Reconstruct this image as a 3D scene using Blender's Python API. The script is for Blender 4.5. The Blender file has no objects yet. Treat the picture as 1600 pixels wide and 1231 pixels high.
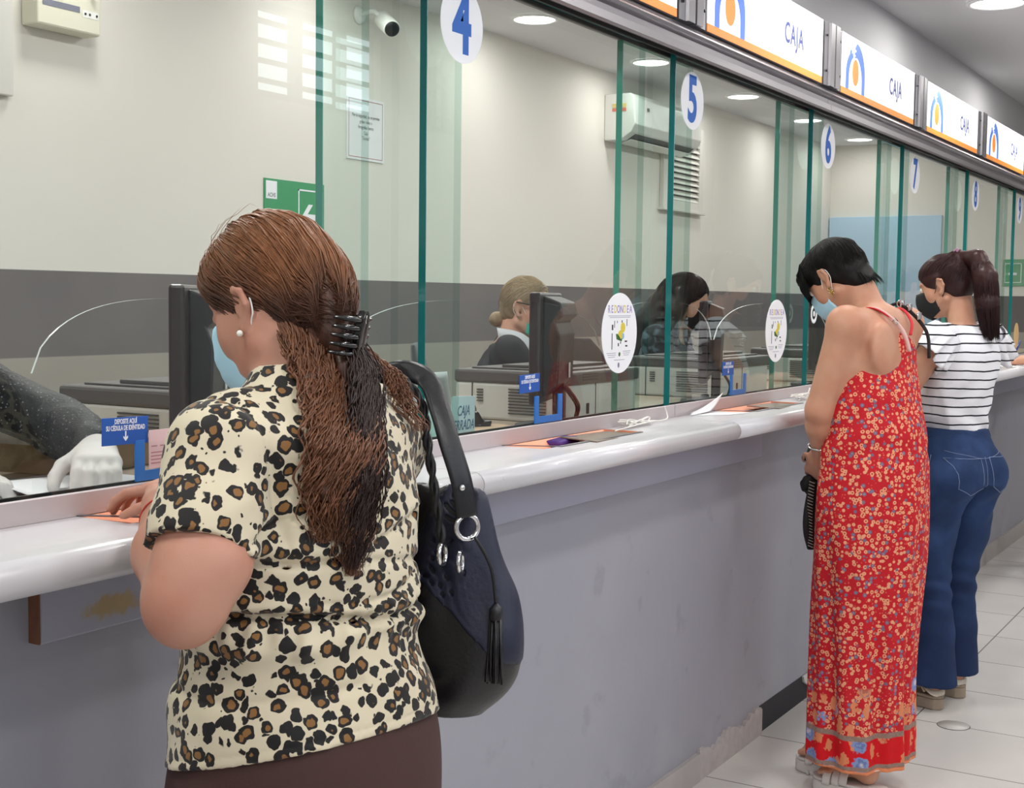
import bpy, bmesh, math, random
import numpy as np
from mathutils import Vector, Matrix, Euler
from mathutils.bvhtree import BVHTree
PI = math.pi
random.seed(7)
SC = bpy.context.scene
COL = SC.collection

# ------------------------------------------------------------------ camera
CAMZ = 1.42
cam_data = bpy.data.cameras.new('camera')
cam = bpy.data.objects.new('camera', cam_data); COL.objects.link(cam)
cam_data.sensor_fit = 'HORIZONTAL'; cam_data.sensor_width = 36.0
cam_data.lens = 36.0*2106/1600
cam_data.clip_start = .05; cam_data.clip_end = 100
_R = Matrix(((0.51328079, 0.0534837, -0.85655258), (-0.85813598, 0.04601003, -0.51135674), (0.01206076, 0.99750818, 0.06951235)))
cam.matrix_world = Matrix.Translation((0, 0, CAMZ)) @ _R.to_4x4()
SC.camera = cam

# ------------------------------------------------------------------ world + exposure
SC.view_settings.view_transform = 'Standard'
SC.view_settings.look = 'None'
SC.view_settings.gamma = 1
SC.view_settings.exposure = 0.08
SC.view_settings.use_curve_mapping = False
w = bpy.data.worlds.new('World'); SC.world = w; w.use_nodes = True
w.node_tree.nodes['Background'].inputs[0].default_value = (.80, .90, 1.0, 1)
w.node_tree.nodes['Background'].inputs[1].default_value = 4.5
SC.cycles.transparent_max_bounces = 40
SC.cycles.max_bounces = 8
SC.cycles.diffuse_bounces = 4
SC.cycles.glossy_bounces = 4
SC.cycles.sample_clamp_indirect = 6
SC.cycles.caustics_reflective = False
SC.cycles.caustics_refractive = False
SC.cycles.use_denoising = True

OFFICE_CEIL = 2.93; LOBBY_CEIL = 2.75
LAMP_COL = (1.0, .975, .94)
OFFICE_LAMP_X = [1.95, 3.42, 4.90, 6.37, 7.84, 9.43, 10.88, 12.34]
LOBBY_LAMPS = [(x, y) for y in (1.276-2.6, 0.0) for x in (-.9, 1.0, 2.85, 4.7, 6.6, 8.5)] + [(x, 1.276) for x in (-1.2, .4, 2.4, 4.4, 6.25, 8.1)]
POWER_OFFICE, POWER_OFFICE_INNER, POWER_LOBBY = 3.6, 19.5, 9.0

# ------------------------------------------------------------------ helpers
def lin(c):
    return tuple(((v/255)/12.92 if v/255 <= .04045 else ((v/255+.055)/1.055)**2.4) for v in c)
def link(o): COL.objects.link(o); return o
def tag(o, label=None, cat=None, group=None, kind=None):
    if label: o['label'] = label
    if cat: o['category'] = cat
    if group: o['group'] = group
    if kind: o['kind'] = kind
    return o
def thing(name, label, cat, loc=(0, 0, 0), rz=0, group=None):
    o = bpy.data.objects.new(name, None); link(o); o.location = loc; o.rotation_euler = (0, 0, rz)
    o.empty_display_size = .1
    return tag(o, label, cat, group)
def from_bm(name, bm, mats, parent=None, smooth=False, label=None):
    me = bpy.data.meshes.new(name); bm.normal_update(); bm.to_mesh(me); bm.free()
    for m in (mats if isinstance(mats, (list, tuple)) else [mats]): me.materials.append(m)
    if smooth: me.shade_smooth()
    o = bpy.data.objects.new(name, me); link(o); o.parent = parent
    if label: o['label'] = label
    return o
def from_arrays(name, v, f, mats, parent=None, smooth=True, label=None):
    me = bpy.data.meshes.new(name)
    v = np.asarray(v, dtype=np.float32); f = np.asarray(f, dtype=np.int32)
    me.vertices.add(len(v)); me.vertices.foreach_set('co', v.ravel())
    me.loops.add(f.size); me.loops.foreach_set('vertex_index', f.ravel())
    me.polygons.add(len(f)); me.polygons.foreach_set('loop_start', np.arange(0, f.size, f.shape[1], dtype=np.int32))
    me.polygons.foreach_set('loop_total', np.full(len(f), f.shape[1], dtype=np.int32))
    me.update(calc_edges=True); me.validate()
    for m in (mats if isinstance(mats, (list, tuple)) else [mats]): me.materials.append(m)
    if smooth: me.shade_smooth()
    o = bpy.data.objects.new(name, me); link(o); o.parent = parent
    if label: o['label'] = label
    return o
def xf(bm, verts, M):
    if M is not None: bmesh.ops.transform(bm, matrix=M, verts=verts)
def box(bm, x0, x1, y0, y1, z0, z1, bev=0, M=None, mi=0, seg=2):
    r = bmesh.ops.create_cube(bm, size=1)
    vs = r['verts']
    bmesh.ops.transform(bm, matrix=Matrix.Translation(((x0+x1)/2, (y0+y1)/2, (z0+z1)/2)) @ Matrix.Diagonal((abs(x1-x0), abs(y1-y0), abs(z1-z0), 1)), verts=vs)
    fs = set(f for v in vs for f in v.link_faces)
    for f in fs: f.material_index = mi
    if bev:
        es = list(set(e for v in vs for e in v.link_edges))
        g = bmesh.ops.bevel(bm, geom=es, offset=bev, segments=seg, profile=.5, affect='EDGES', clamp_overlap=True)
        vs = list(set(v for f in g['faces'] for v in f.verts) | set(v for v in vs if v.is_valid))
        for f in g['faces']: f.material_index = mi
    xf(bm, vs, M)
    return vs
def prism(bm, pts, axis, a, b, M=None, mi=0, bev=0):
    """polygon pts (2D) extruded along axis from a to b. axis 'x': pts are (y,z); 'y': (x,z); 'z': (x,y)"""
    def P(p, t):
        return {'x': (t, p[0], p[1]), 'y': (p[0], t, p[1]), 'z': (p[0], p[1], t)}[axis]
    A = [bm.verts.new(P(p, a)) for p in pts]; B = [bm.verts.new(P(p, b)) for p in pts]
    n = len(pts); fs = [bm.faces.new(A), bm.faces.new(list(reversed(B)))]
    for i in range(n): fs.append(bm.faces.new((A[i], B[i], B[(i+1) % n], A[(i+1) % n])))
    for f in fs: f.material_index = mi
    bmesh.ops.recalc_face_normals(bm, faces=fs)
    vs = A+B
    if bev:
        es = list(set(e for v in vs for e in v.link_edges))
        g = bmesh.ops.bevel(bm, geom=es, offset=bev, segments=2, profile=.5, affect='EDGES', clamp_overlap=True)
        vs = list(set(v for f in g['faces'] for v in f.verts) | set(v for v in vs if v.is_valid))
        for f in g['faces']: f.material_index = mi
    xf(bm, vs, M); return vs
def frame_dirs(pts):
    pts = [Vector(p) for p in pts]; T = []
    for i in range(len(pts)):
        a = pts[max(i-1, 0)]; b = pts[min(i+1, len(pts)-1)]
        t = (b-a); T.append(t.normalized() if t.length > 1e-9 else Vector((0, 0, 1)))
    up = Vector((0, 0, 1)) if abs(T[0].z) < .9 else Vector((1, 0, 0))
    N = [(up - T[0]*up.dot(T[0])).normalized()]
    for i in range(1, len(pts)):
        n = N[-1] - T[i]*N[-1].dot(T[i]); N.append(n.normalized() if n.length > 1e-6 else N[-1])
    return pts, T, N
def tube(bm, pts, r, sides=8, M=None, mi=0, cap=True, flat=1.0, nrm=None):
    """r float or list; flat squashes along the normal; nrm fixes the normal direction"""
    pts, T, N = frame_dirs(pts)
    if nrm is not None:
        N = [(Vector(nrm) - t*Vector(nrm).dot(t)).normalized() for t in T]
    R = r if isinstance(r, (list, tuple)) else [r]*len(pts)
    rings = []
    for p, t, n, rr in zip(pts, T, N, R):
        b = t.cross(n)
        rings.append([bm.verts.new(p + (n*math.cos(2*PI*k/sides)*flat + b*math.sin(2*PI*k/sides))*rr) for k in range(sides)])
    fs = []
    for A, B in zip(rings, rings[1:]):
        for k in range(sides): fs.append(bm.faces.new((A[k], A[(k+1) % sides], B[(k+1) % sides], B[k])))
    if cap: fs.append(bm.faces.new(list(reversed(rings[0])))); fs.append(bm.faces.new(rings[-1]))
    for f in fs: f.material_index = mi; f.smooth = True
    vs = [v for R_ in rings for v in R_]; xf(bm, vs, M); return vs
def lathe(bm, prof, seg=24, M=None, mi=0, cap=True):
    rings = []
    for r, z in prof: rings.append([bm.verts.new((r*math.cos(2*PI*k/seg), r*math.sin(2*PI*k/seg), z)) for k in range(seg)])
    fs = []
    for A, B in zip(rings, rings[1:]):
        for k in range(seg): fs.append(bm.faces.new((A[k], A[(k+1) % seg], B[(k+1) % seg], B[k])))
    if cap: fs.append(bm.faces.new(list(reversed(rings[0])))); fs.append(bm.faces.new(rings[-1]))
    for f in fs: f.material_index = mi; f.smooth = True
    vs = [v for R_ in rings for v in R_]; xf(bm, vs, M); return vs
def torus(bm, R, r, M=None, mi=0, seg=28, sides=10, a0=0, a1=2*PI):
    full = abs(a1-a0-2*PI) < 1e-6
    n = seg if full else seg+1
    rings = []
    for i in range(n):
        a = a0+(a1-a0)*i/seg; c = Vector((math.cos(a)*R, math.sin(a)*R, 0)); d = c.normalized()
        rings.append([bm.verts.new(c + d*math.cos(2*PI*k/sides)*r + Vector((0, 0, 1))*math.sin(2*PI*k/sides)*r) for k in range(sides)])
    fs = []
    for i in range(n if full else n-1):
        A = rings[i]; B = rings[(i+1) % n]
        for k in range(sides): fs.append(bm.faces.new((A[k], B[k], B[(k+1) % sides], A[(k+1) % sides])))
    for f in fs: f.material_index = mi; f.smooth = True
    vs = [v for R_ in rings for v in R_]; xf(bm, vs, M); return vs
def sphere(bm, c, r, M=None, mi=0, u=16, v=10):
    rr = r if isinstance(r, (tuple, list)) else (r, r, r)
    g = bmesh.ops.create_uvsphere(bm, u_segments=u, v_segments=v, radius=1)
    bmesh.ops.transform(bm, matrix=Matrix.Translation(c) @ Matrix.Diagonal((*rr, 1)), verts=g['verts'])
    for f in set(f for q in g['verts'] for f in q.link_faces): f.material_index = mi; f.smooth = True
    xf(bm, g['verts'], M); return g['verts']
def disc(bm, c, rx, rz, t, M=None, mi=0, seg=48):
    """disc standing in the xz plane, front towards -y"""
    prism(bm, [(c[0]+rx*math.cos(2*PI*k/seg), c[2]+rz*math.sin(2*PI*k/seg)) for k in range(seg)], 'y', c[1]-t, c[1], M, mi)

def text(name, s, size, mat, M, parent=None, depth=.0006, align='CENTER', xs=1.0, bold=0.0, spacing=1.0, line=1.0, label=None):
    cu = bpy.data.curves.new(name, 'FONT'); cu.body = s; cu.size = size; cu.align_x = align; cu.align_y = 'CENTER'
    cu.extrude = depth; cu.offset = bold*size; cu.space_character = spacing; cu.space_line = line; cu.resolution_u = 4
    o = bpy.data.objects.new(name, cu); link(o)
    dg = bpy.context.evaluated_depsgraph_get(); dg.update()
    me = bpy.data.meshes.new_from_object(o.evaluated_get(dg)); bpy.data.objects.remove(o); bpy.data.curves.remove(cu)
    me.transform(M @ Matrix.Diagonal((xs, 1, 1, 1))); me.materials.clear(); me.materials.append(mat)
    o = bpy.data.objects.new(name, me); link(o); o.parent = parent; me.name = name
    if label: o['label'] = label
    return o
def face_front(x, y, z):   # text that stands in the xz plane and reads from -y
    return Matrix.Translation((x, y, z)) @ Matrix.Rotation(PI/2, 4, 'X')

# ------------------------------------------------------------------ materials
def new_mat(name):
    m = bpy.data.materials.new(name); m.use_nodes = True
    nt = m.node_tree; b = nt.nodes['Principled BSDF']; return m, nt, b
def N(nt, typ, **kw):
    n = nt.nodes.new(typ)
    for k, v in kw.items():
        if k in n.inputs: n.inputs[k].default_value = v
        else: setattr(n, k, v)
    return n
def L(nt, a, b): nt.links.new(a, b)
def rgba(c): return (c[0], c[1], c[2], 1)
def mat(name, c, rough=.6, metal=0, spec=.5, bump=0, bscale=200, var=0, vscale=8, emit=None, es=0, alpha=None, sheen=0, coat=0, sss=0):
    m, nt, b = new_mat(name); c = lin(c)
    b.inputs['Base Color'].default_value = rgba(c); b.inputs['Roughness'].default_value = rough
    b.inputs['Metallic'].default_value = metal; b.inputs['Specular IOR Level'].default_value = spec
    if sheen: b.inputs['Sheen Weight'].default_value = sheen
    if coat: b.inputs['Coat Weight'].default_value = coat
    if sss:
        b.inputs['Subsurface Weight'].default_value = sss; b.inputs['Subsurface Radius'].default_value = (.012, .005, .003); b.inputs['Subsurface Scale'].default_value = 1
    tc = N(nt, 'ShaderNodeTexCoord')
    if var:
        n = N(nt, 'ShaderNodeTexNoise', Scale=vscale, Detail=5.0); L(nt, tc.outputs['Object'], n.inputs['Vector'])
        mx = N(nt, 'ShaderNodeMix', data_type='RGBA'); mx.inputs[6].default_value = rgba([max(0, v*(1-var)) for v in c]); mx.inputs[7].default_value = rgba([min(1, v*(1+var)) for v in c])
        L(nt, n.outputs[0], mx.inputs[0]); L(nt, mx.outputs[2], b.inputs['Base Color'])
    if bump:
        n = N(nt, 'ShaderNodeTexNoise', Scale=bscale, Detail=4.0); L(nt, tc.outputs['Object'], n.inputs['Vector'])
        bp = N(nt, 'ShaderNodeBump', Strength=bump, Distance=.002); L(nt, n.outputs[0], bp.inputs['Height']); L(nt, bp.outputs[0], b.inputs['Normal'])
    if emit: b.inputs['Emission Color'].default_value = rgba(lin(emit)); b.inputs['Emission Strength'].default_value = es
    return m
class G:      # tiny node-graph helper for procedural patterns
    def __init__(s, name, rough=.7, spec=.3):
        s.m, s.nt, s.b = new_mat(name); s.b.inputs['Roughness'].default_value = rough; s.b.inputs['Specular IOR Level'].default_value = spec
        s.tc = N(s.nt, 'ShaderNodeTexCoord'); s.co = s.tc.outputs['Object']
    def math(s, op, a, b=None, c=None, clamp=False):
        n = N(s.nt, 'ShaderNodeMath', operation=op, use_clamp=clamp)
        for i, v in enumerate((a, b, c)):
            if v is None: continue
            if isinstance(v, (int, float)): n.inputs[i].default_value = v
            else: L(s.nt, v, n.inputs[i])
        return n.outputs[0]
    def vmath(s, op, a, b):
        n = N(s.nt, 'ShaderNodeVectorMath', operation=op)
        for i, v in enumerate((a, b)):
            if isinstance(v, tuple): n.inputs[i].default_value = v
            elif isinstance(v, (int, float)): n.inputs[3].default_value = v
            else: L(s.nt, v, n.inputs[i])
        return n.outputs[0]
    def noise(s, scale, detail=2, vec=None, out=0):
        n = N(s.nt, 'ShaderNodeTexNoise', Scale=scale, Detail=float(detail)); L(s.nt, vec or s.co, n.inputs['Vector']); return n.outputs[out]
    def voro(s, scale, vec=None, rnd=1.0, feature='F1'):
        n = N(s.nt, 'ShaderNodeTexVoronoi', feature=feature); n.inputs['Scale'].default_value = scale; n.inputs['Randomness'].default_value = rnd
        L(s.nt, vec or s.co, n.inputs['Vector']); return n
    def step(s, v, a, b):   # smooth step from a to b (b<a inverts)
        n = N(s.nt, 'ShaderNodeMapRange'); n.interpolation_type = 'SMOOTHSTEP'
        L(s.nt, v, n.inputs[0]); n.inputs[1].default_value = min(a, b); n.inputs[2].default_value = max(a, b)
        n.inputs[3].default_value = 0 if a < b else 1; n.inputs[4].default_value = 1 if a < b else 0
        return n.outputs[0]
    def mix(s, f, a, b):
        n = N(s.nt, 'ShaderNodeMix', data_type='RGBA')
        if isinstance(f, (int, float)): n.inputs[0].default_value = f
        else: L(s.nt, f, n.inputs[0])
        for i, v in ((6, a), (7, b)):
            if isinstance(v, tuple): n.inputs[i].default_value = rgba(lin(v)) if len(v) == 3 else v
            else: L(s.nt, v, n.inputs[i])
        return n.outputs[2]
    def xyz(s, vec=None):
        n = N(s.nt, 'ShaderNodeSeparateXYZ'); L(s.nt, vec or s.co, n.inputs[0]); return n.outputs
    def comb(s, x, y, z):
        n = N(s.nt, 'ShaderNodeCombineXYZ')
        for i, v in enumerate((x, y, z)):
            if isinstance(v, (int, float)): n.inputs[i].default_value = v
            else: L(s.nt, v, n.inputs[i])
        return n.outputs[0]
    def color(s, c): L(s.nt, c, s.b.inputs['Base Color'])
    def bump(s, h, strength=.3, dist=.002):
        bp = N(s.nt, 'ShaderNodeBump', Strength=strength, Distance=dist); L(s.nt, h, bp.inputs['Height']); L(s.nt, bp.outputs[0], s.b.inputs['Normal'])

def glass_mat(name, tint, ior=1.5, film=0.0):
    m = bpy.data.materials.new(name); m.use_nodes = True; nt = m.node_tree; nt.nodes.clear()
    out = N(nt, 'ShaderNodeOutputMaterial'); tr = N(nt, 'ShaderNodeBsdfTransparent'); gl = N(nt, 'ShaderNodeBsdfGlossy')
    tr.inputs[0].default_value = (*tint, 1); gl.inputs['Roughness'].default_value = 0.0; gl.inputs['Color'].default_value = (.95, 1, .98, 1)
    fr = N(nt, 'ShaderNodeFresnel'); fr.inputs[0].default_value = ior
    ge = N(nt, 'ShaderNodeNewGeometry'); m1 = N(nt, 'ShaderNodeMath', operation='SUBTRACT'); m1.inputs[0].default_value = 1; L(nt, ge.outputs['Backfacing'], m1.inputs[1])
    m2 = N(nt, 'ShaderNodeMath', operation='MULTIPLY'); L(nt, fr.outputs[0], m2.inputs[0]); L(nt, m1.outputs[0], m2.inputs[1])
    mx = N(nt, 'ShaderNodeMixShader'); L(nt, m2.outputs[0], mx.inputs[0]); L(nt, tr.outputs[0], mx.inputs[1]); L(nt, gl.outputs[0], mx.inputs[2])
    L(nt, mx.outputs[0], out.inputs[0]); return m
# ================================================================== setting materials
M_glass = glass_mat('security_glass', (.955, .978, .970))
M_glass2 = glass_mat('security_glass_rear', (.89, .955, .935))
M_edge = mat('glass_edge_teal', (24, 112, 112), .12, spec=.8, coat=.5)
M_edge2 = mat('glass_edge_green', (76, 160, 142), .12, spec=.8, coat=.5)
M_edge_pale = glass_mat('glass_edge_pale', (.70, .82, .79))
M_acryl = glass_mat('acrylic', (.985, .99, .988), 1.12)
M_acryl_edge = mat('acrylic_edge', (230, 235, 235), .2, emit=(255, 255, 255), es=0.0)
M_alu = mat('brushed_aluminium', (160, 157, 162), .34, metal=.85)
M_alu_pale = mat('anodised_channel', (205, 196, 198), .38, metal=.35)
M_dark = mat('black_seal', (18, 18, 20), .5)
M_steel = mat('steel', (200, 200, 205), .2, metal=1)
M_white = mat('white_plastic', (235, 235, 232), .4)
M_chrome = mat('chrome', (225, 225, 225), .08, metal=1)

def m_counter():
    g = G('counter_laminate', .28, .5)
    n = g.noise(3, 4); c = g.mix(n, (196, 193, 198), (212, 210, 214))
    s = g.step(g.noise(60, 3), .70, .76); c = g.mix(g.math('MULTIPLY', s, .25), c, (150, 146, 148)); g.color(c)
    g.b.inputs['Coat Weight'].default_value = .25; return g.m
M_counter = m_counter()
def m_grey_wall():
    g = G('grey_painted_plaster', .55, .3)
    n = g.noise(2.2, 6); c = g.mix(n, (150, 151, 162), (166, 166, 175))
    xyz = g.xyz(); 
    s = g.step(g.noise(9, 5), .62, .72); c = g.mix(g.math('MULTIPLY', s, .25), c, (118, 118, 126))
    low = g.math('MULTIPLY', g.step(xyz[2], .35, .05), g.step(g.noise(5, 4), .45, .65)); c = g.mix(g.math('MULTIPLY', low, .35), c, (176, 176, 178))
    g.color(c); g.bump(g.noise(25, 5), .25, .004); return g.m
M_gwall = m_grey_wall()
def m_office_wall():
    g = G('office_wall_paint', .6, .3)
    z = g.xyz()[2]; n = g.noise(1.5, 4)
    top = g.mix(n, (224, 220, 212), (231, 228, 221)); low = g.mix(g.noise(3, 5), (104, 100, 102), (126, 120, 118))
    low2 = g.mix(g.noise(3, 4), (158, 152, 144), (168, 162, 153)); low = g.mix(g.step(z, 1.183, 1.187), low2, low); g.color(g.mix(g.step(z, 1.508, 1.512), low, top)); g.bump(g.noise(60, 3), .08, .002); return g.m
M_owall = m_office_wall()
M_ceil = mat('ceiling_paint', (216, 216, 218), .8, var=.03, vscale=1)
M_lwall = mat('lobby_wall_paint', (190, 189, 192), .6, var=.03, vscale=2)
def m_floor():
    g = G('ceramic_floor_tiles', .25, .5)
    xyz = g.xyz(); T = .456
    def groove(v, off):
        m = g.math('MODULO', g.math('ADD', v, 45.6-off), T); m = g.math('MINIMUM', m, g.math('SUBTRACT', T, m)); return g.step(m, .0035, .0015)
    lines = g.math('MAXIMUM', groove(xyz[0], 4.162), groove(xyz[1], 1.135))
    cell = g.comb(g.math('FLOOR', g.math('DIVIDE', g.math('ADD', xyz[0], 45.6-4.162), T)), g.math('FLOOR', g.math('DIVIDE', g.math('ADD', xyz[1], 45.6-1.135), T)), 0.0)
    wn = N(g.nt, 'ShaderNodeTexWhiteNoise'); L(g.nt, cell, wn.inputs[0])
    c = g.mix(g.noise(4, 5), (205, 201, 197), (222, 219, 214)); c = g.mix(g.math('MULTIPLY', wn.outputs[0], .25), c, (196, 192, 188))
    sp = g.step(g.noise(35, 3), .72, .78); c = g.mix(g.math('MULTIPLY', sp, .25), c, (150, 140, 130))
    g.color(g.mix(lines, c, (128, 120, 114))); g.bump(g.math('SUBTRACT', 1.0, lines), .4, .002); return g.m
M_floor = m_floor()

def struct(name, bm, mats, label=None, parent=None):
    o = from_bm(name, bm, mats, parent)
    if parent is None: o['kind'] = 'structure'
    if label: o['label'] = label
    return o
XL, XR = -2.6, 12.82
YB = 4.10; YF = -2.2
def slab(name, x0, x1, y0, y1, z0, z1, m):
    bm = bmesh.new(); box(bm, x0, x1, y0, y1, z0, z1); return struct(name, bm, m)
slab('floor', XL, XR, YF, YB, -.1, 0, M_floor)
slab('wall_office', XL, XR+.1, YB, YB+.1, 0, OFFICE_CEIL+.1, M_owall)
slab('wall_end', XR, XR+.1, YF, YB, 0, 3.4, M_owall)
slab('wall_side', XL-.1, XL, YF, YB, 0, 3.4, M_lwall)
slab('wall_counter', XL, XR, 1.529, 1.60, 0, 1.0445, M_gwall)
slab('wall_above', XL, XR, 1.75, 1.80, 2.20, OFFICE_CEIL, M_lwall)
slab('trim_4', XL, XR, 1.6205, 1.7495, 2.20, 2.215, M_lwall)
slab('ceiling_office', XL, XR, 1.80, YB, OFFICE_CEIL, OFFICE_CEIL+.1, M_ceil)
slab('ceiling_lobby', XL, XR, -.6, 1.75, LOBBY_CEIL, LOBBY_CEIL+.1, M_ceil)
slab('ceiling_raised', XL, XR, YF, -.6, 3.3, 3.4, M_ceil)
slab('wall_soffit', XL, XR, -.62, -.6, LOBBY_CEIL, 3.3, M_lwall)
# far lobby wall with tall barred windows (daylight)
WIN = [(-1.6, .6), (1.3, 3.5), (6.0, 7.30), (7.75, 8.15)]
bm = bmesh.new(); xs = [XL] + [v for w_ in WIN for v in w_] + [XR]
for a, b in zip(xs[0::2], xs[1::2]): box(bm, a, b, YF-.15, YF, 0, 3.3)
for a, b in WIN: box(bm, a, b, YF-.15, YF, 0, 2.0 if a < 5 else 2.58); box(bm, a, b, YF-.15, YF, 3.15, 3.3)
struct('wall_lobby', bm, M_lwall)
M_frame = mat('window_frame_grey', (120, 122, 128), .5)
for i, (a, b) in enumerate(WIN):
    z0 = 2.0 if a < 5 else 2.58
    bm = bmesh.new()
    box(bm, a, b, YF-.12, YF-.06, z0, z0+.05); box(bm, a, b, YF-.12, YF-.06, 3.10, 3.15)
    n = 3
    for k in range(n+1): x = a+(b-a)*k/n; box(bm, x-.035, x+.035, YF-.12, YF-.06, z0, 3.15)
    for k in range(1, 5): z = z0+(3.15-z0)*k/5; box(bm, a, b, YF-.11, YF-.07, z-.012, z+.012)
    fr = struct('window_%d' % (i+1), bm, M_frame)
    bm = bmesh.new(); box(bm, a, b, YF-.10, YF-.094, z0, 3.15); struct('pane', bm, M_acryl, parent=fr)

# baseboards and the damaged foot of the counter wall
M_base = mat('pale_skirting', (178, 172, 170), .6, var=.1, vscale=20, bump=.4, bscale=40)
slab('baseboard_left', XL, 3.655, 1.515, 1.529, 0, .085, M_base)
slab('baseboard_right', 4.86, XR, 1.515, 1.529, 0, .09, M_base)
M_plaster = mat('crumbling_plaster', (186, 178, 176), .9, var=.25, vscale=25, bump=1.0, bscale=60)
bm = bmesh.new(); rnd = random.Random(3); n = 26
for i in range(n):
    x0 = 3.655+(4.178-3.655)*i/n; x1 = 3.655+(4.178-3.655)*(i+1)/n+.002
    pass
P_ = [(3.655, 0), (4.178, 0)] + [(4.178-(4.178-3.655)*i/40, .083+.012*math.sin(i*.35)+.006*math.sin(i*1.9)) for i in range(41)]
prism(bm, P_, 'y', 1.517, 1.530)
struct('trim_1', bm, M_plaster, 'crumbling patch of skirting at the foot of the counter wall')
M_hole = mat('dark_exposed_backing', (42, 42, 47), .7, var=.2)
bm = bmesh.new(); box(bm, 4.178, 4.78, 1.527, 1.530, 0, .092)
struct('trim_2', bm, M_hole, 'dark strip where the skirting tile is missing')
bm = bmesh.new()
box(bm, 4.78, 4.86, 1.514, 1.530, 0, .09, .004); prism(bm, [(4.60, .092), (4.70, .092), (4.69, .062), (4.65, .05), (4.61, .07)], 'y', 1.519, 1.530)
prism(bm, [(4.71, .0), (4.78, .0), (4.78, .06), (4.745, .055), (4.72, .02)], 'y', 1.516, 1.530)
struct('trim_3', bm, mat('white_plaster_bits', (205, 202, 200), .85, bump=.6, bscale=60), 'broken white plaster beside the dark strip')

# beams under the counter edge
def m_beam():
    g = G('beam_paint', .5, .3); c = g.mix(g.noise(3, 5), (158, 160, 178), (176, 177, 190))
    p = g.vmath('SUBTRACT', g.co, (1.385, 1.508, .965)); q = g.vmath('MULTIPLY', p, (1/.055, 0.0, 1/.018))
    ln = N(g.nt, 'ShaderNodeVectorMath', operation='LENGTH'); L(g.nt, q, ln.inputs[0])
    d = g.math('ADD', ln.outputs['Value'], g.math('MULTIPLY', g.math('SUBTRACT', g.noise(60, 4), .5), 1.8))
    c = g.mix(g.math('MULTIPLY', g.step(d, 1.15, .5), .8), c, (176, 150, 88)); g.color(c); g.bump(g.noise(40, 4), .15, .002); return g.m
M_beam = m_beam()
M_wood = mat('raw_board_end', (118, 78, 58), .9, var=.3, vscale=60, bump=.5, bscale=120)
def beam(x0, x1, label):
    t = thing('counter_support_board', label, 'board', ((x0+x1)/2, 1.52, .932))
    bm = bmesh.new(); ox, oy, oz = (x0+x1)/2, 1.52, .932
    box(bm, x0-ox, x1-ox, 1.508-oy, 1.5285-oy, 0, 1.044-oz, .003)
    o = from_bm('board', bm, M_beam, t); 
    o.data.transform(Matrix.Translation((ox, oy, oz))); o.location = (-ox, -oy, -oz)
    bm = bmesh.new(); box(bm, x0-ox-.004, x0-ox-.0003, 1.507-oy, 1.5285-oy, .001, 1.0435-oz, .001); from_bm('board_end', bm, M_wood, t, label='raw brown end of the board')
beam(1.253, 4.09, 'pale board under the counter edge with yellow stain and raw brown left end')
beam(5.5, 11.5, 'pale board under the counter edge at the far right, beyond the woman in jeans')

# ================================================================== countertop with cash openings
HOLES = [(1.36, 1.86), (2.56, 3.06), (3.78, 4.28), (5.0, 5.5), (6.2, 6.7), (7.4, 7.9)]
NX0, NX1 = XL+.01, XR-.01
bm = bmesh.new()
prof = []
r_ = .0245
for k in range(9):
    a = PI/2 + PI*k/8; prof.append((1.335+r_+math.cos(a)*r_, 1.0705+math.sin(a)*r_))
prof += [(1.445, 1.046), (1.445, 1.095)]
for a, b in ((NX0, .55), (.554, 2.138), (2.141, 3.4545), (3.4575, 6.3), (6.303, NX1)):
    prism(bm, prof, 'x', a, b)
xs = [NX0] + [v for h in HOLES for v in h] + [NX1]
for a, b in zip(xs[0::2], xs[1::2]): box(bm, a, b, 1.4451, 1.60, 1.0465, 1.095)
bmesh.ops.remove_doubles(bm, verts=bm.verts, dist=1e-5)
o = from_bm('countertop', bm, M_counter, None); o.data.shade_smooth()
for p in o.data.polygons: p.use_smooth = abs(p.normal.x) < .5 and p.normal.z < .999 and p.normal.y < .2
tag(o, 'long pale grey laminate countertop with rounded front edge, running under all the teller windows', 'counter')
# small dark seam strips
M_copper = mat('tray_copper_interior', (244, 160, 122), .4, metal=.1)
M_bronze = mat('tray_lid_bronze', (136, 122, 108), .35, metal=.6)
M_traygrey = mat('tray_flange', (120, 118, 122), .35, metal=.7)
def tray(x0, label, lid, group='cash trays'):
    t = thing('cash_tray', label, 'tray', (x0, 1.445, 1.095), group=None)
    w_ = .5
    bm = bmesh.new()
    # curved scoop: profile in yz under the glass
    pr = [(-.0, .000), (.02, -.018), (.045, -.028), (.080, -.028), (.1065, -.0005)]
    pr2 = [(.1075, -.0035), (.082, -.031), (.045, -.031), (.018, -.021), (-.001, -.003)]
    prism(bm, pr+pr2, 'x', .006, w_-.006)
    prism(bm, [(0, 0), (.02, -.018), (.045, -.028), (.080, -.028), (.1065, -.0005)], 'x', .002, .006)
    prism(bm, [(0, 0), (.02, -.018), (.045, -.028), (.080, -.028), (.1065, -.0005)], 'x', w_-.006, w_-.002)
    from_bm('scoop', bm, M_copper, t, label='orange copper-toned scoop')
    bm = bmesh.new()
    prism(bm, [(-.003, .107), (.0, .107), (.06, -.012), (w_-.02, -.012), (w_-.02, .0), (.066, .0), (.01, .107)][0:7], 'z', .0003, .0018)
    from_bm('flange', bm, M_traygrey, t)
    if lid:
        bm = bmesh.new()
        prism(bm, [(.19, -.032), (.47, -.014), (.475, .012), (.49, .092), (.24, .092)], 'z', .004, .0065, M=Matrix.Rotation(.02, 4, 'Y'))
        from_bm('lid', bm, M_bronze, t, label='bronze sliding lid')
    return t
tray(1.36, 'shallow copper-toned cash tray in counter beside the left arm of the woman in leopard print', False)
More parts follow.
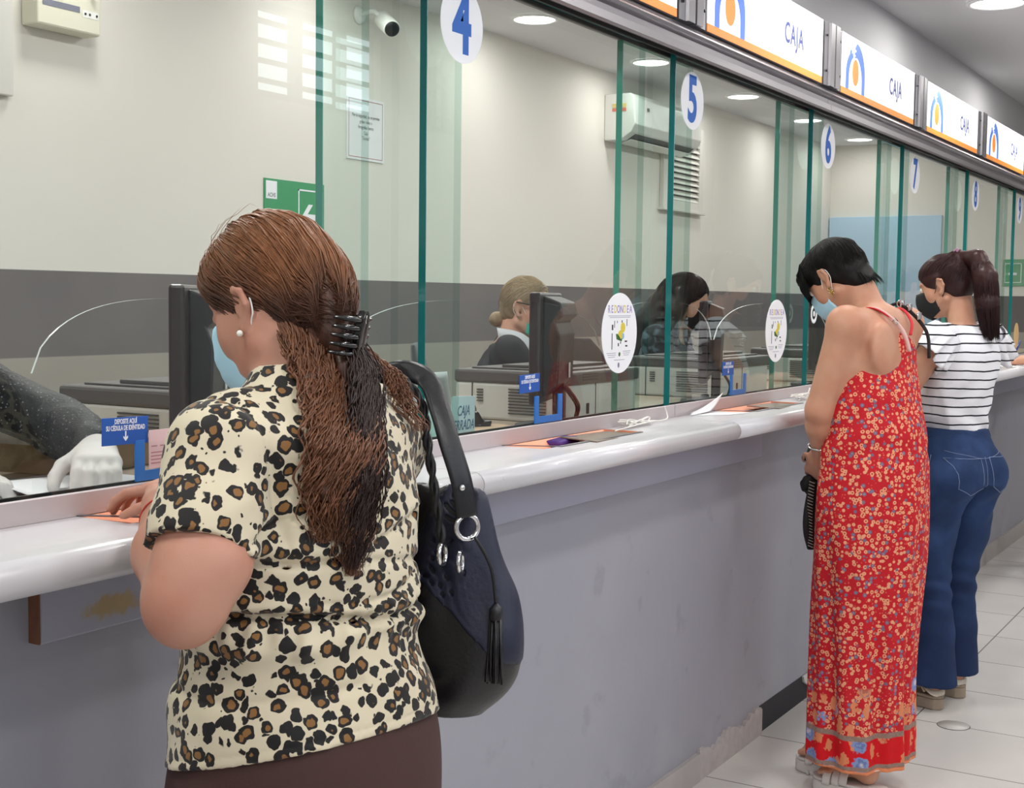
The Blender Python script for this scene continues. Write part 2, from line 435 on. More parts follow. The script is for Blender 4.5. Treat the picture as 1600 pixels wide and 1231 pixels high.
tray(2.56, 'cash tray with bronze lid on the counter at window 4', True)
tray(3.78, 'cash tray with bronze lid at window 5, just left of woman in red dress', True)
# bottom channel
bm = bmesh.new()
for a, b in ((NX0, 3.50), (3.503, 6.0), (6.003, NX1)):
    prism(bm, [(1.553, 1.0955), (1.553, 1.129), (1.5545, 1.131), (1.5558, 1.131), (1.5558, 1.12), (1.63, 1.12), (1.63, 1.0955)], 'x', a, b)
t = from_bm('window_channel', bm, M_alu_pale); tag(t, 'long flat aluminium channel on the counter holding the bottom edges of the glass', 'channel')
bm = bmesh.new(); box(bm, NX0, NX1, 1.5750, 1.580, 1.12, 1.1325); from_bm('seal', bm, M_dark, t)

# ================================================================== glass screens
def pane(x0, x1, y, z0, z1, t, mats, label, name='glass_pane'):
    bm = bmesh.new(); cx = (x0+x1)/2; h = (x1-x0)/2
    vs = box(bm, -h, h, 0, t, 0, z1-z0, .0008, seg=1)
    for f in bm.faces: f.material_index = 0 if abs(f.normal.y) > .9 else 1
    bm.normal_update()
    for f in bm.faces: f.material_index = 0 if abs(f.normal.y) > .9 else (2 if f.normal.x > .5 else 1)
    o = from_bm(name, bm, mats+[M_edge_pale]); o.location = (cx, y, z0)
    return tag(o, label, 'glass pane', 'glass security panes over the counter')
FR = [(1.06, 2.069, '3'), (2.26, 3.274, '4'), (3.469, 4.452, '5'), (4.650, 5.66, '6'), (5.858, 6.87, '7'), (7.097, 8.10, '8'), (8.335, 9.35, '9'), (9.55, 10.55, '10')]
lab_f = {'3': 'large front glass pane on the left behind the woman in leopard print',
 '4': 'front glass pane bearing the number 4', '5': 'front glass pane bearing the number 5', '6': 'front glass pane bearing the number 6 behind woman in red',
 '7': 'front glass pane bearing the number 7', '8': 'front glass pane bearing the number 8', '9': 'front glass pane bearing the number 9 at the right end of the view', '10': 'front glass pane past number 9'}
for a, b, k in FR:
    if k != '10': pane(a, b, 1.5565, 1.1215, 2.1045, .018, [M_glass, M_edge], lab_f[k])
pane(-.15, .87, 1.5565, 1.1215, 2.1045, .018, [M_glass, M_edge], 'front glass pane to the far left, mostly outside the view')
names = ['narrow rear glass pane overlapping the gap left of number %d' % k for k in (4, 5, 6, 7, 8, 9)]
for (a, b), nm in zip([(1.985, 2.455), (3.228, 3.69), (4.435, 4.90), (5.66, 6.11), (6.88, 7.32), (8.11, 8.56)], names):
    pane(a, b, 1.600, 1.1215, 2.1045, .018, [M_glass2, M_edge2], nm)
pane(.78, 1.12, 1.600, 1.1215, 2.1045, .018, [M_glass2, M_edge2], 'narrow rear glass pane at the left end of the view')
# arched acrylic guards
def guard(x0, x1, h, label):
    bm = bmesh.new(); w_ = x1-x0; n = 40; T = .004
    top = [(x0+w_*i/n-x0, (h-.13)*0+ .22*1.0 + (h-.22)*(max(0, 1-(abs(2*i/n-1))**3.4))**.6) for i in range(n+1)]
    A = [bm.verts.new((x, 0, z)) for x, z in top]; B = [bm.verts.new((x, T, z)) for x, z in top]
    a0, a1 = bm.verts.new((0, 0, 0)), bm.verts.new((w_, 0, 0)); b0, b1 = bm.verts.new((0, T, 0)), bm.verts.new((w_, T, 0))
    f = bm.faces.new([a0, a1]+A[::-1]); g = bm.faces.new([b1, b0]+B)
    for i in range(n): q = bm.faces.new((A[i], A[i+1], B[i+1], B[i])); q.material_index = 1
    q = bm.faces.new((a0, A[0], B[0], b0)); q = bm.faces.new((A[-1], a1, b1, B[-1]))
    bmesh.ops.recalc_face_normals(bm, faces=bm.faces)
    o = from_bm('arched_guard', bm, [M_acryl, M_acryl_edge]); o.location = (x0, 1.66, 1.081)
    tag(o, label, 'screen', 'arched clear acrylic guards behind the glass')
guard(1.37, 2.07, .335, 'clear acrylic guard with arched top on the left, behind woman in leopard print')
guard(2.10, 3.24, .338, 'clear acrylic guard with arched top in front of the blond teller')
guard(3.26, 4.02, .338, 'clear acrylic guard with arched top in front of the teller in a black mask')
guard(4.04, 5.2, .338, 'clear acrylic guard with arched top behind the woman in the red dress')
# header
bm = bmesh.new()
prof = [(1.62, 2.106), (1.505, 2.106), (1.500, 2.088), (1.490, 2.082), (1.484, 2.088), (1.486, 2.108), (1.497, 2.112), (1.497, 2.128), (1.482, 2.134), (1.480, 2.142), (1.488, 2.150), (1.515, 2.166), (1.515, 2.172), (1.62, 2.172)]
for a, b in ((NX0, 4.62), (4.623, 8.2), (8.203, NX1)): prism(bm, prof, 'x', a, b)
t = from_bm('header_rail', bm, M_alu); tag(t, 'long grooved aluminium rail above the glass, carrying the lit signs', 'rail')
bm = bmesh.new(); box(bm, NX0, NX1, 1.548, 1.555, 2.097, 2.1055); box(bm, NX0, NX1, 1.5755, 1.583, 2.095, 2.1055); from_bm('seal', bm, M_dark, t)
# ================================================================== sign boxes
M_signw = mat('backlit_sign_white', (250, 250, 252), .4, emit=(250, 250, 255), es=.62)
M_signo = mat('backlit_sign_orange', (255, 160, 70), .4, emit=(255, 150, 60), es=.25)
M_signb = mat('backlit_sign_blue', (88, 130, 222), .4, emit=(88, 130, 222), es=.35)
M_signt = mat('sign_letter_blue', (70, 80, 150), .5, emit=(80, 90, 170), es=.15)
def ring_pts(cx, cz, ro, ri, a0, a1, n=24):
    P = [(cx+ro*math.cos(a0+(a1-a0)*i/n), cz+ro*1.08*math.sin(a0+(a1-a0)*i/n)) for i in range(n+1)]
    Q = [(cx+ri*math.cos(a0+(a1-a0)*i/n), cz+ri*1.08*math.sin(a0+(a1-a0)*i/n)) for i in range(n, -1, -1)]
    return P+Q
def sign(x0, x1, label):
    W_ = x1-x0; t = thing('caja_sign', label, 'sign', ((x0+x1)/2, 1.55, 2.1725), group='lit CAJA signs above the windows')
    h = W_/2
    bm = bmesh.new(); box(bm, -h, h, -.048, .10, .0015, .2165, .003); from_bm('housing', bm, M_alu, t)
    bm = bmesh.new(); box(bm, -h+.004, h-.004, -.0505, -.0485, .0235, .215); from_bm('face', bm, M_signw, t)
    bm = bmesh.new(); box(bm, -h+.004, h-.004, -.0505, -.0485, .0015, .0235); from_bm('orange_stripe', bm, M_signo, t)
    bm = bmesh.new(); cx = -h+.167*W_; ro = .115
    # two arms of the arch, closing in fingers at the top
    prism(bm, [(cx+ro, .024), (cx+ro, .085)]+[(cx+ro*math.cos(a), .085+ro*math.sin(a)) for a in np.linspace(.1, 1.45, 14)]+
          [(cx-.01, .178), (cx+.012, .172), (cx-.018, .160), (cx+.004, .154), (cx-.022, .144)]+
          [(cx+.082*math.cos(a), .062+.088*math.sin(a)) for a in np.linspace(1.35, .05, 12)]+[(cx+.082, .024)], 'y', -.0520, -.0505)
    prism(bm, [(cx-.082, .024), (cx-.082, .062)]+[(cx+.082*math.cos(a), .062+.088*math.sin(a)) for a in np.linspace(PI-.05, 1.95, 10)]+
          [(cx-.040, .158), (cx-.052, .150), (cx-.050, .172), (cx-.066, .158), (cx-.068, .170)]+
          [(cx+ro*math.cos(a), .075+.095*math.sin(a)) for a in np.linspace(PI-.9, PI-.05, 10)]+[(cx-ro, .024)], 'y', -.0520, -.0505)
    from_bm('arch_emblem', bm, M_signb, t)
    bm = bmesh.new(); disc(bm, (cx, -.0505, .092), .037, .047, .0015); from_bm('orange_drop', bm, M_signo, t)
    text('lettering', 'CAJA', .092, M_signt, face_front(-h+.71*W_, -.0508, .108), t, xs=.78, spacing=1.15, bold=.012)
    return t
SG = [(2.33, 3.345), (3.545, 4.56), (4.77, 5.772), (5.995, 7.0), (7.22, 8.22), (8.44, 9.44)]
nm = ['lit white CAJA sign cut off at the top of the view, nearest the camera', 'lit white CAJA sign, largest fully readable one, above windows 5 and 6', 'lit white CAJA sign above window 6, second readable one from the left',
      'lit white CAJA sign above window 7, third readable one from the left', 'lit white CAJA sign at the right edge of the view above window 8', 'lit white CAJA sign past the right edge of the view']
for (a, b), l in list(zip(SG, nm))[:5]: sign(a, b, l)
M_post = mat('post_aluminium', (150, 148, 152), .35, metal=.8)
def post(xc, label):
    t = thing('sign_bracket', label, 'bracket', (xc, 1.55, 2.1722), group='grey brackets between the lit signs')
    for s in (-1, 1):
        bm = bmesh.new(); prism(bm, [(s*.005, -.046), (s*.006, -.062), (s*.05, -.062), (s*.052, -.053), (s*.088, -.050), (s*.09, .08), (s*.005, .08)], 'z', .001, .215)
        c = from_bm('channel', bm, M_post, t)
        for z in (.05, .17):
            bm = bmesh.new(); lathe(bm, [(.0045, 0), (.0045, .003), (.002, .004)], 10, Matrix.Translation((s*.072, -.0535, z)) @ Matrix.Rotation(PI/2, 4, 'X')); from_bm('screw', bm, M_dark, c)
for xc, l in zip((3.445, 4.665, 5.883, 7.11), ('grey bracket between the cut-off sign and the largest CAJA sign', 'grey bracket right of the largest CAJA sign', 'grey bracket third from the left between lit signs', 'grey bracket nearest the right edge between lit signs')): post(xc, l)

# ================================================================== lamps
M_lampring = mat('lamp_ring', (240, 240, 240), .4)
M_lampdisc = mat('lamp_diffuser', (255, 255, 255), .4, emit=(255, 252, 245), es=9)
def lamp(x, y, z, power, label, group, r=.11):
    t = thing('ceiling_downlight', label, 'ceiling lamp', (x, y, z), group=group)
    bm = bmesh.new(); lathe(bm, [(r+.022, -.001), (r+.022, -.006), (r+.004, -.012), (r, -.006), (r, -.001)], 32, cap=False); from_bm('ring', bm, M_lampring, t)
    bm = bmesh.new(); lathe(bm, [(r, -.0065), (r, -.0015)], 32); from_bm('diffuser', bm, M_lampdisc, t)
    ld = bpy.data.lights.new('downlight', 'AREA'); ld.shape = 'DISK'; ld.size = 2*r; ld.energy = power; ld.color = LAMP_COL
    lo = bpy.data.objects.new('downlight', ld); link(lo); lo.location = (0, 0, -.014); lo.parent = t
for i, x in enumerate(OFFICE_LAMP_X):
    if i < 3: l = 'round recessed office ceiling lamp near the back wall, left of the view'
    else: l = 'round lit office ceiling lamp, %s' % {3: 'largest one, right of number 4', 4: 'second from left, seen beside the top of number 5', 5: 'third from left, right of number 5', 6: 'fourth from left, left of number 6', 7: 'farthest one, right of number 6'}[i]
    lamp(x, 3.69, OFFICE_CEIL, POWER_OFFICE, l, 'office ceiling lamps')
for i, x in enumerate((.6, 2.6, 4.6, 6.6, 8.6, 11)): lamp(x, 2.55, OFFICE_CEIL, POWER_OFFICE_INNER, 'added unseen lamp above the tellers that brightens the office', 'added unseen lamps above the tellers')  # extra row, out of view, added to light the office
for i, (x, y) in enumerate(LOBBY_LAMPS):
    zc = LOBBY_CEIL if y > -.6 else 3.3
    vis = abs(x-6.25) < .01
    lamp(x, y, zc, POWER_LOBBY, 'round lit lobby ceiling lamp at the top right corner of the view' if vis else 'round lobby ceiling lamp over the customers, outside the view', 'lobby ceiling lamps')
# ================================================================== signed-distance modelling (organic shapes)
import openvdb
def V(*a): return np.array(a, dtype=np.float32)
def npm(M): return np.array(M.to_3x3(), dtype=np.float32)
class Field:
    BIG = .05
    def __init__(s, lo, hi, h):
        s.lo = np.array(lo, np.float32); s.h = h
        s.n = np.ceil((np.array(hi)-s.lo)/h).astype(int)+1
        s.F = np.full(s.n, s.BIG, np.float32)
        s.ax = [s.lo[i]+h*np.arange(s.n[i], dtype=np.float32) for i in range(3)]
    def sub(s, lo, hi):
        a = np.clip(np.floor((np.array(lo)-s.lo)/s.h).astype(int), 0, s.n-1); b = np.clip(np.ceil((np.array(hi)-s.lo)/s.h).astype(int)+1, 1, s.n)
        if np.any(b <= a): return None
        sl = tuple(slice(a[i], b[i]) for i in range(3))
        X = s.ax[0][sl[0]][:, None, None]; Y = s.ax[1][sl[1]][None, :, None]; Z = s.ax[2][sl[2]][None, None, :]
        return sl, X, Y, Z
    def comb(s, sl, d, k, op):
        A = s.F[sl]
        if op == 'add':
            if k > 0:
                hh = np.clip(.5+.5*(A-d)/k, 0, 1); R = A+(d-A)*hh-k*hh*(1-hh)
            else: R = np.minimum(A, d)
        else:   # subtract
            d = -d
            if k > 0:
                hh = np.clip(.5-.5*(A-d)/k, 0, 1); R = A+(d-A)*hh+k*hh*(1-hh)
            else: R = np.maximum(A, d)
        s.F[sl] = np.minimum(R, s.BIG)
    def cone(s, a, b, ra, rb, k=.015, op='add', sc=None):
        """round cone from a to b; sc=(axis vector, factor) squashes the cross-section along an axis"""
        a = np.array(a, np.float32); b = np.array(b, np.float32); m = s.BIG+.01
        R = max(ra, rb)*1.0; q = s.sub(np.minimum(a, b)-R-m, np.maximum(a, b)+R+m)
        if q is None: return s
        sl, X, Y, Z = q; ba = b-a; L2 = float(ba@ba)
        px, py, pz = X-a[0], Y-a[1], Z-a[2]
        t = np.clip((px*ba[0]+py*ba[1]+pz*ba[2])/max(L2, 1e-9), 0, 1)
        dx, dy, dz = px-ba[0]*t, py-ba[1]*t, pz-ba[2]*t
        if sc is not None:
            u = np.array(sc[0], np.float32); u /= np.linalg.norm(u); f = sc[1]
            w_ = (dx*u[0]+dy*u[1]+dz*u[2])*(1/f-1); dx, dy, dz = dx+u[0]*w_, dy+u[1]*w_, dz+u[2]*w_
            d = (np.sqrt(dx*dx+dy*dy+dz*dz)-(ra+(rb-ra)*t))*min(1, f)**.5
        else: d = np.sqrt(dx*dx+dy*dy+dz*dz)-(ra+(rb-ra)*t)
        s.comb(sl, d, k, op); return s
    def chain(s, pts, rs, k=.015, op='add', sc=None):
        for i in range(len(pts)-1): s.cone(pts[i], pts[i+1], rs[i], rs[i+1], k, op, sc)
        return s
    def ell(s, c, r, k=.02, op='add', rot=None):
        c = np.array(c, np.float32); r = np.array(r, np.float32); m = s.BIG+.01; R = r if rot is None else np.full(3, r.max())
        q = s.sub(c-R-m, c+R+m)
        if q is None: return s
        sl, X, Y, Z = q; x, y, z = X-c[0], Y-c[1], Z-c[2]
        if rot is not None:
            M = npm(rot.to_matrix() if isinstance(rot, Euler) else rot).T
            x, y, z = (M[0, 0]*x+M[0, 1]*y+M[0, 2]*z), (M[1, 0]*x+M[1, 1]*y+M[1, 2]*z), (M[2, 0]*x+M[2, 1]*y+M[2, 2]*z)
        k0 = np.sqrt((x/r[0])**2+(y/r[1])**2+(z/r[2])**2); k1 = np.sqrt((x/r[0]**2)**2+(y/r[1]**2)**2+(z/r[2]**2)**2)
        s.comb(sl, k0*(k0-1)/np.maximum(k1, 1e-6), k, op); return s
    def loft(s, rings, k=.02, op='add', e=2.0):
        """rings: (z, cx, cy, rx, ry_front, ry_back) stacked upright; e: superellipse exponent"""
        r = np.array(sorted(rings), np.float32); z0, z1 = r[0, 0], r[-1, 0]; m = s.BIG
        lo = (r[:, 1]-r[:, 3]).min()-m, (r[:, 2]-r[:, 5]).min()-m, z0-m; hi = (r[:, 1]+r[:, 3]).max()+m, (r[:, 2]+r[:, 4]).max()+m, z1+m
        q = s.sub(lo, hi)
        if q is None: return s
        sl, X, Y, Z = q; zz = Z.ravel(); t = np.clip(zz, z0, z1)
        # smooth interpolation (Catmull-Rom through the rings)
        def I(col):
            zs = r[:, 0]; v = r[:, col]; i = np.clip(np.searchsorted(zs, t)-1, 0, len(zs)-2); u = (t-zs[i])/(zs[i+1]-zs[i])
            mk = np.gradient(v, zs); h_ = zs[i+1]-zs[i]
            return ((2*u**3-3*u**2+1)*v[i]+(u**3-2*u**2+u)*h_*mk[i]+(-2*u**3+3*u**2)*v[i+1]+(u**3-u**2)*h_*mk[i+1]).astype(np.float32)[None, None, :]
        cx, cy, rx, rf, rb = (I(c) for c in range(1, 6))
        x = X-cx; y = Y-cy; ry = np.where(y > 0, rf, rb)
        g = (np.abs(x/rx)**e+np.abs(y/ry)**e)**(1/e)
        d = (g-1)*np.minimum(rx, ry)*.5 + (g-1)*.5*np.sqrt(x*x+y*y)/np.maximum(g, .3)
        over = np.maximum(np.abs(Z-(z0+z1)/2)-(z1-z0)/2, 0)
        d = np.where(over > 0, np.sqrt(np.maximum(d, 0)**2+over**2), np.maximum(d, -(z1-z0)/2+np.abs(Z-(z0+z1)/2)))
        s.comb(sl, d, k, op); return s
    def plane(s, p, n, k=0):      # keep the side opposite to n
        p = np.array(p, np.float32); n = np.array(n, np.float32); n /= np.linalg.norm(n)
        d = (s.ax[0][:, None, None]-p[0])*n[0]+(s.ax[1][None, :, None]-p[1])*n[1]+(s.ax[2][None, None, :]-p[2])*n[2]
        if k > 0:
            hh = np.clip(.5-.5*(s.F-d)/k, 0, 1); s.F = s.F+(d-s.F)*hh+k*hh*(1-hh)
        else: s.F = np.maximum(s.F, d)
        return s
    def grid(s): return s.ax[0][:, None, None], s.ax[1][None, :, None], s.ax[2][None, None, :]
    def offset(s, v): s.F = s.F-v; return s
    def shell(s, t): s.F = np.maximum(s.F, -(s.F+t)); return s
    def carve(s, o, k=0):
        d = -o.F
        if k > 0: hh = np.clip(.5-.5*(s.F-d)/k, 0, 1); s.F = s.F+(d-s.F)*hh+k*hh*(1-hh)
        else: s.F = np.maximum(s.F, d)
        return s
    def copy(s):
        o = Field.__new__(Field); o.lo, o.h, o.n, o.ax = s.lo, s.h, s.n, s.ax; o.F = s.F.copy(); return o
    def noise(s, amp, fx, fy, fz, seed=0, n=4):
        X, Y, Z = s.grid(); r = np.random.RandomState(seed); out = np.zeros(s.F.shape, np.float32)
        near = np.abs(s.F) < .03
        ix = np.nonzero(near); x = s.ax[0][ix[0]]; y = s.ax[1][ix[1]]; z = s.ax[2][ix[2]]; v = np.zeros(len(x), np.float32)
        for i in range(n):
            a = r.uniform(-1, 1, 3)*(fx, fy, fz); p = r.uniform(0, 6.28); wv = r.uniform(0, 1, 3)*6.28
            v += np.sin((a[0]*x+a[1]*y+a[2]*z)*6.28+p+1.3*np.sin(x*5+y*7+z*6+wv[0]))
        s.F[ix] += amp*v/n; return s
    def field_add(s, fn):     # fn(x,y,z)->delta on the points near the surface
        ix = np.nonzero(np.abs(s.F) < .035); s.F[ix] += fn(s.ax[0][ix[0]], s.ax[1][ix[1]], s.ax[2][ix[2]]).astype(np.float32); return s
    def mesh(s, name, mats, parent=None, label=None, smooth_it=2):
        F = s.F.copy()
        F[0] = F[-1] = s.BIG; F[:, 0] = F[:, -1] = s.BIG; F[:, :, 0] = F[:, :, -1] = s.BIG
        b = 3*s.h; g = openvdb.FloatGrid(float(b)); g.copyFromArray(np.clip(F, -b, b).astype(np.float32), tolerance=0.0)
        p, q = g.convertToQuads(0.0)
        v = p*s.h+s.lo
        o = from_arrays(name, v, q[:, ::-1], mats, parent, True, label)
        return o
# ------------------------------------------------------------------ people
M_eyew = mat('eye_white', (235, 232, 228), .2)
M_iris = mat('iris', (60, 38, 26), .15)
def skin(name, c, rough=.48, blotch=.12):
    g = G(name, rough, .35); c0 = tuple(c); c1 = (c[0]*.98, c[1]*.92, c[2]*.90)
    g.color(g.mix(g.math('MULTIPLY', g.step(g.noise(14, 4), .35, .7), 1.0), c0, c1)); g.bump(g.noise(420, 3), .12, .001)
    g.b.inputs['Subsurface Weight'].default_value = .05; g.b.inputs['Subsurface Radius'].default_value = (.01, .004, .002); g.b.inputs['Subsurface Scale'].default_value = 1
    return g.m
def hand(F, wrist, palm_dir, palm_nrm, thumb_side, s=1.0, curl=.5, spread=.1, k=.006):
    """palm + five separate fingers. palm_nrm: out of the palm side; thumb_side: unit vector towards thumb"""
    w_ = Vector(wrist); d = Vector(palm_dir).normalized(); n = Vector(palm_nrm); n = (n-d*n.dot(d)).normalized(); t = Vector(thumb_side); t = (t-d*t.dot(d)-n*t.dot(n)).normalized()
    F.cone(w_, w_+d*.03*s, .021*s, .024*s, .012, sc=(n, .75))
    for u in (.026, .009, -.009, -.025):
        F.cone(w_+d*.018*s+t*u*.55*s, w_+d*.082*s+t*u*s, .0155*s, .0125*s, .012)
    F.cone(w_+d*.02*s+t*.02*s, w_+d*.055*s+t*.024*s+n*.006*s, .016*s, .014*s, .012)
    Ls = (.070, .078, .072, .056)
    for i, u in enumerate((.029, .010, -.010, -.028)):
        base = w_+d*.084*s+t*u*s; ang = curl*(1+.12*i); dd = (d+t*(spread*(1.5-i)*.4)).normalized(); p = base; r = (.0088, .0080, .0072, .0062)
        seg = [Ls[i]*.45*s, Ls[i]*.32*s, Ls[i]*.25*s]; a = ang*.5
        for j, L_ in enumerate(seg):
            di = (dd*math.cos(a)+n*math.sin(a)).normalized(); q = p+di*L_
            F.cone(p, q, r[j]*s*(1 if i < 3 else .88), r[j+1]*s*(1 if i < 3 else .88), .003); p = q; a += ang
    # thumb leaves the side of the palm near its base
    p = w_+d*.030*s+t*.026*s; d1 = (d*.62+t*.72+n*.30).normalized(); q = p+d1*.040*s; F.cone(p, q, .0125*s, .0105*s, .008)
    d2 = (d*.85+t*.35+n*.40).normalized(); r_ = q+d2*.030*s; F.cone(q, r_, .0100*s, .0088*s, .003)
    d3 = (d*.9+t*.1+n*.45).normalized(); F.cone(r_, r_+d3*.024*s, .0088*s, .0072*s, .003)
def head_prims(F, M, s=1.0, nose=1.0, ear=True):
    """M: 4x4 head frame; origin = centre of skull, +y face, z up. Chin at z=-.115"""
    R = M.to_3x3()
    P = lambda x, y, z: tuple(M @ Vector((x*s, y*s, z*s)))
    F.ell(P(0, -.012, .030), (.074*s, .092*s, .080*s), .02, rot=R)
    F.ell(P(0, .030, -.020), (.062*s, .058*s, .080*s), .03, rot=R)
    F.ell(P(0, .045, -.078), (.040*s, .036*s, .030*s), .03, rot=R)      # chin
    for sx in (-1, 1):
        F.ell(P(sx*.040, .046, -.030), (.026*s, .022*s, .028*s), .02, rot=R)   # cheeks
        F.cone(P(sx*.058, -.002, -.055), P(sx*.020, .062, -.092), .016*s, .014*s, .02)   # jaw
        F.ell(P(sx*.030, .092, .008), (.016*s, .014*s, .010*s), .012, 'sub', rot=R)    # eye sockets
        F.ell(P(sx*.030, .074, .008), (.013*s, .012*s, .010*s), .004, rot=R)           # eyelids
        F.cone(P(sx*.014, .084, .026), P(sx*.044, .072, .028), .006*s, .005*s, .008)   # brow
    F.cone(P(0, .086, .012), P(0, .104*1.0, -.026), .007*s, .0115*s, .008)
    for sx in (-1, 1): F.ell(P(sx*.010, .094, -.030), (.008*s, .009*s, .007*s), .006, rot=R)
    F.cone(P(-.018, .084, -.060), P(.018, .084, -.060), .0062*s, .0062*s, .006); F.cone(P(-.014, .084, -.070), P(.014, .084, -.070), .0068*s, .0068*s, .005)
    if ear:
        for sx in (-1, 1):
            E = [P(sx*.074, .004, -.030), P(sx*.078, -.004, -.022), P(sx*.084, -.016, -.002), P(sx*.086, -.014, .018), P(sx*.080, .000, .026), P(sx*.074, .008, .016)]
            F.chain(E, [.0062*s, .0055*s, .005*s, .005*s, .005*s, .0045*s], .004)
            F.ell(P(sx*.076, -.003, .002), (.006*s, .013*s, .022*s), .006, rot=R)
            F.ell(P(sx*.077, .003, -.030), (.006*s, .008*s, .009*s), .006, rot=R)
            F.ell(P(sx*.084, .002, .002), (.004*s, .006*s, .010*s), .003, 'sub', rot=R)
def add_eyes(M, parent, s=1.0):
    for sx in (-1, 1):
        bm = bmesh.new(); c = M @ Vector((sx*.030*s, .0765*s, .007*s)); R = M.to_3x3()
        sphere(bm, (0, 0, 0), .0122*s, Matrix.Translation(c) @ R.to_4x4()); 
        for f in bm.faces:
            l = (M.inverted() @ f.calc_center_median())-Vector((sx*.030*s, .0765*s, .007*s))
            if l.y > .0108*s: f.material_index = 1
        from_bm('eye', bm, [M_eyew, M_iris], parent, True)
# ------------------------------------------------------------------ hair strands
def ribbons(strands, width, sides=3):
    """strands: list of (n,3) arrays -> verts, quads of thin tapered tubes"""
    Vs, Fs = [], []; base = 0
    for P, w_ in zip(strands, width):
        P = np.asarray(P, np.float32); n = len(P); T = np.gradient(P, axis=0); T /= np.maximum(np.linalg.norm(T, axis=1, keepdims=True), 1e-9)
        up = np.array((.3, .2, 1.)) if abs(T[0, 2]) < .9 else np.array((1., .2, .1)); A = np.cross(T, up); A /= np.maximum(np.linalg.norm(A, axis=1, keepdims=True), 1e-9); B = np.cross(T, A)
        tt = np.linspace(0, 1, n)[:, None]; r = w_*np.minimum(1, np.minimum(tt*6+.35, (1-tt)*3+.12))
        for k in range(sides):
            a = 2*PI*k/sides; Vs.append(P+(A*math.cos(a)+B*math.sin(a))*r)
        idx = base+np.arange(n)
        for k in range(sides):
            k2 = (k+1) % sides
            a = base+k*n+np.arange(n-1); b = base+k2*n+np.arange(n-1); Fs.append(np.stack([a, b, b+1, a+1], 1))
        base += n*sides
    return np.concatenate(Vs), np.concatenate(Fs)
def join_arrays(parts):
    Vs, Fs, off = [], [], 0
    for v, f in parts: Vs.append(v); Fs.append(f+off); off += len(v)
    return np.concatenate(Vs), np.concatenate(Fs)
def mesh_arrays(o):
    me = o.data; v = np.empty(len(me.vertices)*3, np.float32); me.vertices.foreach_get('co', v); v = v.reshape(-1, 3)
    f = np.array([list(p.vertices) for p in me.polygons if len(p.vertices) == 4], np.int32); return v, f
def bvh_of(o):
    me = o.data; return BVHTree.FromPolygons([v.co.copy() for v in me.vertices], [tuple(p.vertices) for p in me.polygons])
def hair_mat(name, dark, mid, light, z0, z1, rough=.38, spec=.3):
    """colour runs along the hair's height z0 (dark ends) .. z1 (lighter crown), with streaks"""
    g = G(name, rough, spec); z = g.xyz()[2]
    st = g.noise(1, 3, g.vmath('MULTIPLY', g.co, (140., 140., 14.)))
    st2 = g.noise(1, 2, g.vmath('MULTIPLY', g.co, (30., 30., 8.)))
    h = g.step(g.math('ADD', z, g.math('MULTIPLY', g.math('SUBTRACT', st2, .5), .10)), z0, z1)
    c = g.mix(h, g.mix(st, dark, mid), g.mix(st, mid, light)); g.color(c)
    g.bump(st, .5, .002); return g.m
# ================================================================== shared worn things
def mask_mesh(M, parent, m, loops, name='face_mask', s=1.0, top=.0, bot=-.112, puff=.016, span=1.25, shape='flat', ear_y=-.008, front=.076):
    """surgical mask laid over the lower face in head coordinates, with an ear loop each side"""
    nu, nv = 25, 13; bm = bmesh.new(); G_ = []
    for j in range(nv):
        v = j/(nv-1); row = []
        for i in range(nu):
            u = -1+2*i/(nu-1); th = u*span; c = math.cos(th)
            zz = (top+(bot-top)*v)*s
            zz += (-.018*abs(u)**2*(1-v)+.022*abs(u)**2*v)*s
            bulge = puff*math.sin(PI*min(1, max(0, v*.9+.05)))*max(0, c)**1.5
            if shape == 'cup': bulge = .026*math.sin(PI*(v*.86+.07))*max(0, c)**1.2
            rx = .070*(1-.18*v); ry = front-.010*(v**2)+.020*math.exp(-(u/.22)**2)*(1-v)**.6
            pl = .0012*math.sin(v*PI*7)*(1 if shape == 'flat' else 0)*max(0, c)
            p = Vector((math.sin(th)*(rx+bulge*.3)*s, (.008+c*(ry+bulge+pl))*s, zz)); row.append(bm.verts.new(M @ p))
        G_.append(row)
    for j in range(nv-1):
        for i in range(nu-1): bm.faces.new((G_[j][i], G_[j+1][i], G_[j+1][i+1], G_[j][i+1]))
    bm.normal_update(); bmesh.ops.solidify(bm, geom=bm.faces[:], thickness=.0016)
    ends = [(G_[2][k].co.copy(), G_[-3][k].co.copy()) for k in (0, -1)]
    o = from_bm(name, bm, m, parent, True)
    for sx, (a, b) in zip((-1, 1), ends):
        e = [a, M @ Vector((sx*.077*s, -.002*s, .020*s)), M @ Vector((sx*.080*s, (ear_y-.012)*s, .014*s)), M @ Vector((sx*.079*s, (ear_y-.012)*s, -.012*s)), M @ Vector((sx*.075*s, ear_y*s, -.030*s)), b]
        bm = bmesh.new(); tube(bm, smooth_path(e, 5), .0013*s, 6); from_bm('ear_loop', bm, loops, o, True)
    return o
def smooth_path(pts, k=6):
    P = [Vector(p) for p in pts]; out = []
    for i in range(len(P)-1):
        p0 = P[max(i-1, 0)]; p1 = P[i]; p2 = P[i+1]; p3 = P[min(i+2, len(P)-1)]
        for j in range(k):
            t = j/k; out.append(.5*((2*p1)+(p2-p0)*t+(2*p0-5*p1+4*p2-p3)*t*t+(3*p1-p0-3*p2+p3)*t**3))
    out.append(P[-1]); return out
def head_frame(c, yaw=0, pitch=0, roll=0):
    return Matrix.Translation(c) @ Matrix.Rotation(yaw, 4, 'Z') @ Matrix.Rotation(pitch, 4, 'X') @ Matrix.Rotation(roll, 4, 'Y')
